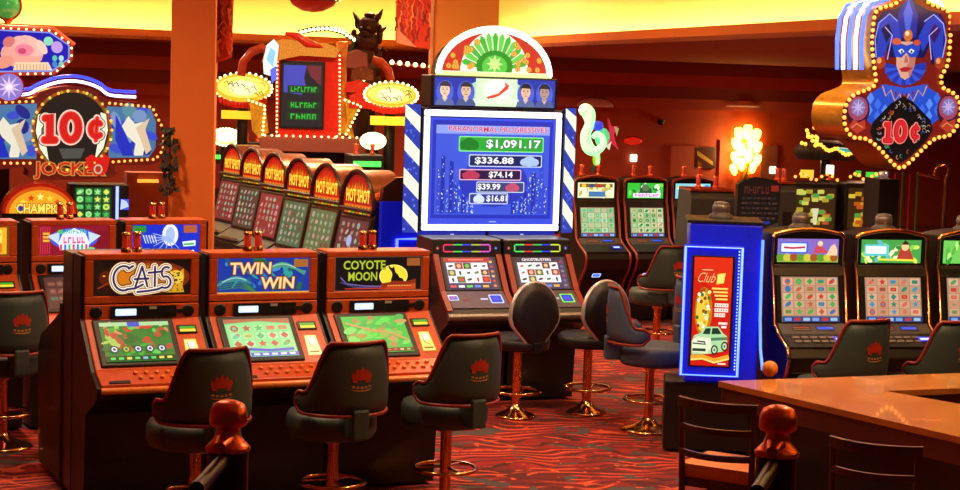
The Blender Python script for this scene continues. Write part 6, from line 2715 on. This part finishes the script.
def Bc(x, y):
    return ((x - 756) / bs, -(y - 225) / bs)


a.poly([((x) * .96, (z - zc) * .96 + .004) for x, z in prof], '#1c1412')
a.scribble(*Bc(755, 190), .24, .07, 6, '#6c3024', 6)
a.rect(*Bc(770, 191), *Bc(778, 185), '#b03020')
rr = random.Random(4)
for j in range(5):
    y = 197 + j * 5
    x = 740
    while x < 774:
        wd = 2 + rr.random() * 5
        a.rect(Bc(x, y + 2.2)[0], Bc(x, y + 2.2)[1], Bc(x + wd, y)[0], Bc(x, y)[1], rr.choice(('#48342c', '#3c3030', '#584038', '#443848')))
        x += wd + 1.5
a.rect(*Bc(761, 224), *Bc(770, 221), '#2c40c0')
a.build('board_print', b1, (0, -.002, zc), 0, strength=.5)

# ---- bank of machines beyond the right row
for i, (px, w, cols, lab) in enumerate(((815, .44, ('#b8a830', '#58a848', '#d8d860', '#c05828'), 'far machine with green and gold screen left of the silver tap column'), (866, .36, ('#d0a020', '#e8c840', '#c85818', '#58a040'), 'far machine with yellow screen behind the silver tap column'))):
    Y = 17.7
    p = P(px, 183, Y)
    r = empty('slot_machine', (p.x, p.y, 0), R(12), lab, 'slot machine', 'far machines beyond the right row')
    mb = MB()
    mb.box(-w / 2 - .03, w / 2 + .03, 0, .45, 0, p.z, M_DARK)
    mb.build('cabinet_body', r, bevel=.012)
    a = Art()
    h = .40
    a.rect(-w / 2, -h / 2, w / 2, h / 2, '#402810')
    rr = random.Random(70 + i)
    for k in range(30):
        a.rrect(*(lambda x, y: (x - .035, y - .02, x + .035, y + .02))((rr.random() - .5) * w * .8, (rr.random() - .5) * h * .85), .008, rr.choice(cols))
    a.poly([(-.02, .0), (.05, .0), (.03, -.16), (0, -.16)], '#e8e8b8')
    a.build('screen', r, (0, -.002, p.z - .25), 0, strength=.85)
    mb = MB()
    mb.tube([(-w / 2 + (w) * k / 6, -.02, p.z + .06 + .03 * sin(k * 1.7)) for k in range(7)], .012, M_RED, 6)
    gl = mb.build('string_light_wire', r)
    bulbs(gl, [(-w / 2 + w * k / 8, -.03, p.z + .06 + .03 * sin(k * 1.3)) for k in range(9)], M_BULBR, .016)
    a = Art()
    if i == 0:
        a.rect(-.07, -.04, .07, .04, '#f8d040')
    else:
        a.rect(-.13, -.03, -.07, .03, '#38c838')
        a.rect(-.02, -.03, .14, .02, '#48d848')
    a.build('price_tag', r, (-.1 if i == 0 else 0, -.03, p.z + .09), 0, strength=1.0)
# lamp, festooned crown piece and tap column
p = P(830, 170, 17.95)
r = empty('table_lamp', (p.x, p.y, 0), 0, 'small square white lamp on top of the far gold-screen machine', 'lamp')
mb = MB()
mb.box(-.035, .035, -.035, .035, p.z - .05, p.z + .05, M_LAMPW)
mb.build('lamp_shade', r, bevel=.008)
mb = MB()
mb.lathe([(.04, P(815, 183, 17.7).z + .022), (.04, P(815, 183, 17.7).z + .036), (.012, P(815, 183, 17.7).z + .03), (.012, p.z - .05)], M_BRASS, 10)
mb.build('stem', r)
fc = sign_frame('festooned_canopy', 'dark scalloped canopy edged with glowing amber bulbs, left of the jester sign', 'canopy', 826, 150, 18.4, R(12))
mb = MB()
mb.lathe([(.30, -.1), (.34, -.04), (.33, .03), (.24, .08), (.1, .1)], mat('dark_foliage', '#2c1c10', .6, var=.5, scale=30, bump=.5), 24, sy=.6)
mb.build('canopy', fc)
rr = random.Random(15)
bulbs(fc, [(-.32 + .16 * rr.random(), -.12 - .05 * rr.random(), .06 + .18 * rr.random() * (1 - abs(k - 6) / 8)) for k in range(14)] + [(-.2 + .03 * k, -.2, .05 - .006 * k + .02 * sin(k)) for k in range(18)], mat('honey_bulb', '#ffd070', .3, emis='#ffb840', strength=2.0, sampling='NONE'), .02)
mb = MB()
mb.tube([(.05, -.2, .02), (.2, -.2, .0), (.33, -.1, -.03)], .02, mat('teal_strip', '#50c0c0', .4, emis='#40b0b0', strength=.8), 8)
mb.build('light_strip', fc)
mb = MB()
mb.lathe([(.05, -fc.location.z), (.05, -.08)], M_DARK, 10)
mb.build('support_post', fc)
p = P(883, 178, 15.4)
r = empty('tap_column', (p.x, p.y, 0), 0, 'slim silver column standing behind the middle machine of the right row', 'column')
mb = MB()
mb.lathe([(.03, 0), (.03, p.z - .02), (.042, p.z), (.042, p.z + .05), (.02, p.z + .06)], mat('pale_silver', '#d0c8c8', .2, .8, emis='#a8a8b0', strength=.15), 14)
mb.build('shaft', r)
mb = MB()
mb.lathe([(.08, 0), (.08, .03), (.04, .05)], M_GREY, 14)
mb.build('base', r)
r = empty('string_curtain', P(898, 200, 19.3), 0, 'row of thin upright red and green rods behind the right row', 'screen')
for k in range(6):
    mb = MB()
    mb.lathe([(.014, -r.location.z), (.014, .28 + .02 * (k % 2))], mat(('red_rod', 'green_rod')[k % 2], ('#a83020', '#587030')[k % 2], .4, .3), 8, c=(-.2 + .08 * k, 0, 0))
    mb.build('rod', r)
p = P(945, 205, 17.0)
r = empty('gooseneck_lamp', (p.x, p.y, 0), 0, 'gold gooseneck lamp with curled arm behind the right row', 'lamp')
z0 = P(945, 178, 17.0).z
mb = MB()
mb.lathe([(.02, 0), (.02, z0)], M_GOLDCH, 10)
mb.build('stem', r)
mb = MB()
mb.tube([(0, 0, z0 - .02), (.02, 0, z0 + .08), (-.02, 0, z0 + .13), (-.10, 0, z0 + .10), (-.12, 0, z0 + .03), (-.07, 0, z0), (-.18, -.02, z0 + .02), (-.27, -.03, z0 + .03)], .014, M_GOLDCH, 8)
mb.build('curled_arm', r)
for px, py, Y, lab in ((957, 172, 12.6, 'gold ball finial of a stand at the right edge behind the right row'),):
    pass

# ------------------------------------------------------------------ light
def area(name, loc, size, energy, col, rot=(0, 0, 0), spread=180):
    l = bpy.data.lights.new(name, 'AREA')
    l.shape = 'DISK'
    l.size = size
    l.energy = energy
    l.color = col
    l.spread = R(spread)
    o = bpy.data.objects.new(name, l)
    C.objects.link(o)
    o.location = loc
    o.rotation_euler = rot
    return o


def point(name, loc, energy, col, rad=.1):
    l = bpy.data.lights.new(name, 'POINT')
    l.energy = energy
    l.color = col
    l.shadow_soft_size = rad
    o = bpy.data.objects.new(name, l)
    C.objects.link(o)
    o.location = loc
    return o


WARM = (1, .62, .36)
for x, y, e in ((-2.0, 9.9, 62), (.4, 10.6, 52), (2.8, 9.0, 120), (-3.6, 13.5, 170), (.8, 14.2, 60), (-1.2, 18.5, 260), (-4.5, 18.5, 200), (-1.5, 24, 260), (-6, 23, 170), (2.6, 12.4, 45)):
    area('added_overhead_fill', (x, y, 4.7), .5, e, WARM if x > -5.5 else (1, .8, .62), spread=150)  # unseen area lamps added overhead to brighten machines, bar and columns
for x, y, e in ((4.5, 20.0, 90), (8.5, 27, 140), (4.0, 28.0, 120), (8.0, 20.0, 90), (1.0, 29.5, 80), (4.6, 15.0, 60)):
    area('added_soffit_fill', (x, y, 3.0), .3, e, (1, .55, .32), spread=160)  # area lamps added under the low ceiling to wash the back wall
wp = on_wall(741, 155, .35)
point('wall_lamp_glow', wp, 30, (1, .7, .25), .1)
W = bpy.data.worlds.new('dim_hall')
S.world = W
W.use_nodes = True
W.node_tree.nodes['Background'].inputs['Color'].default_value = (.55, .25, .12, 1)
W.node_tree.nodes['Background'].inputs['Strength'].default_value = .06
S.view_settings.view_transform = 'Standard'
S.view_settings.look = 'None'
S.view_settings.gamma = 1
S.view_settings.use_curve_mapping = False
S.view_settings.exposure = 0.0
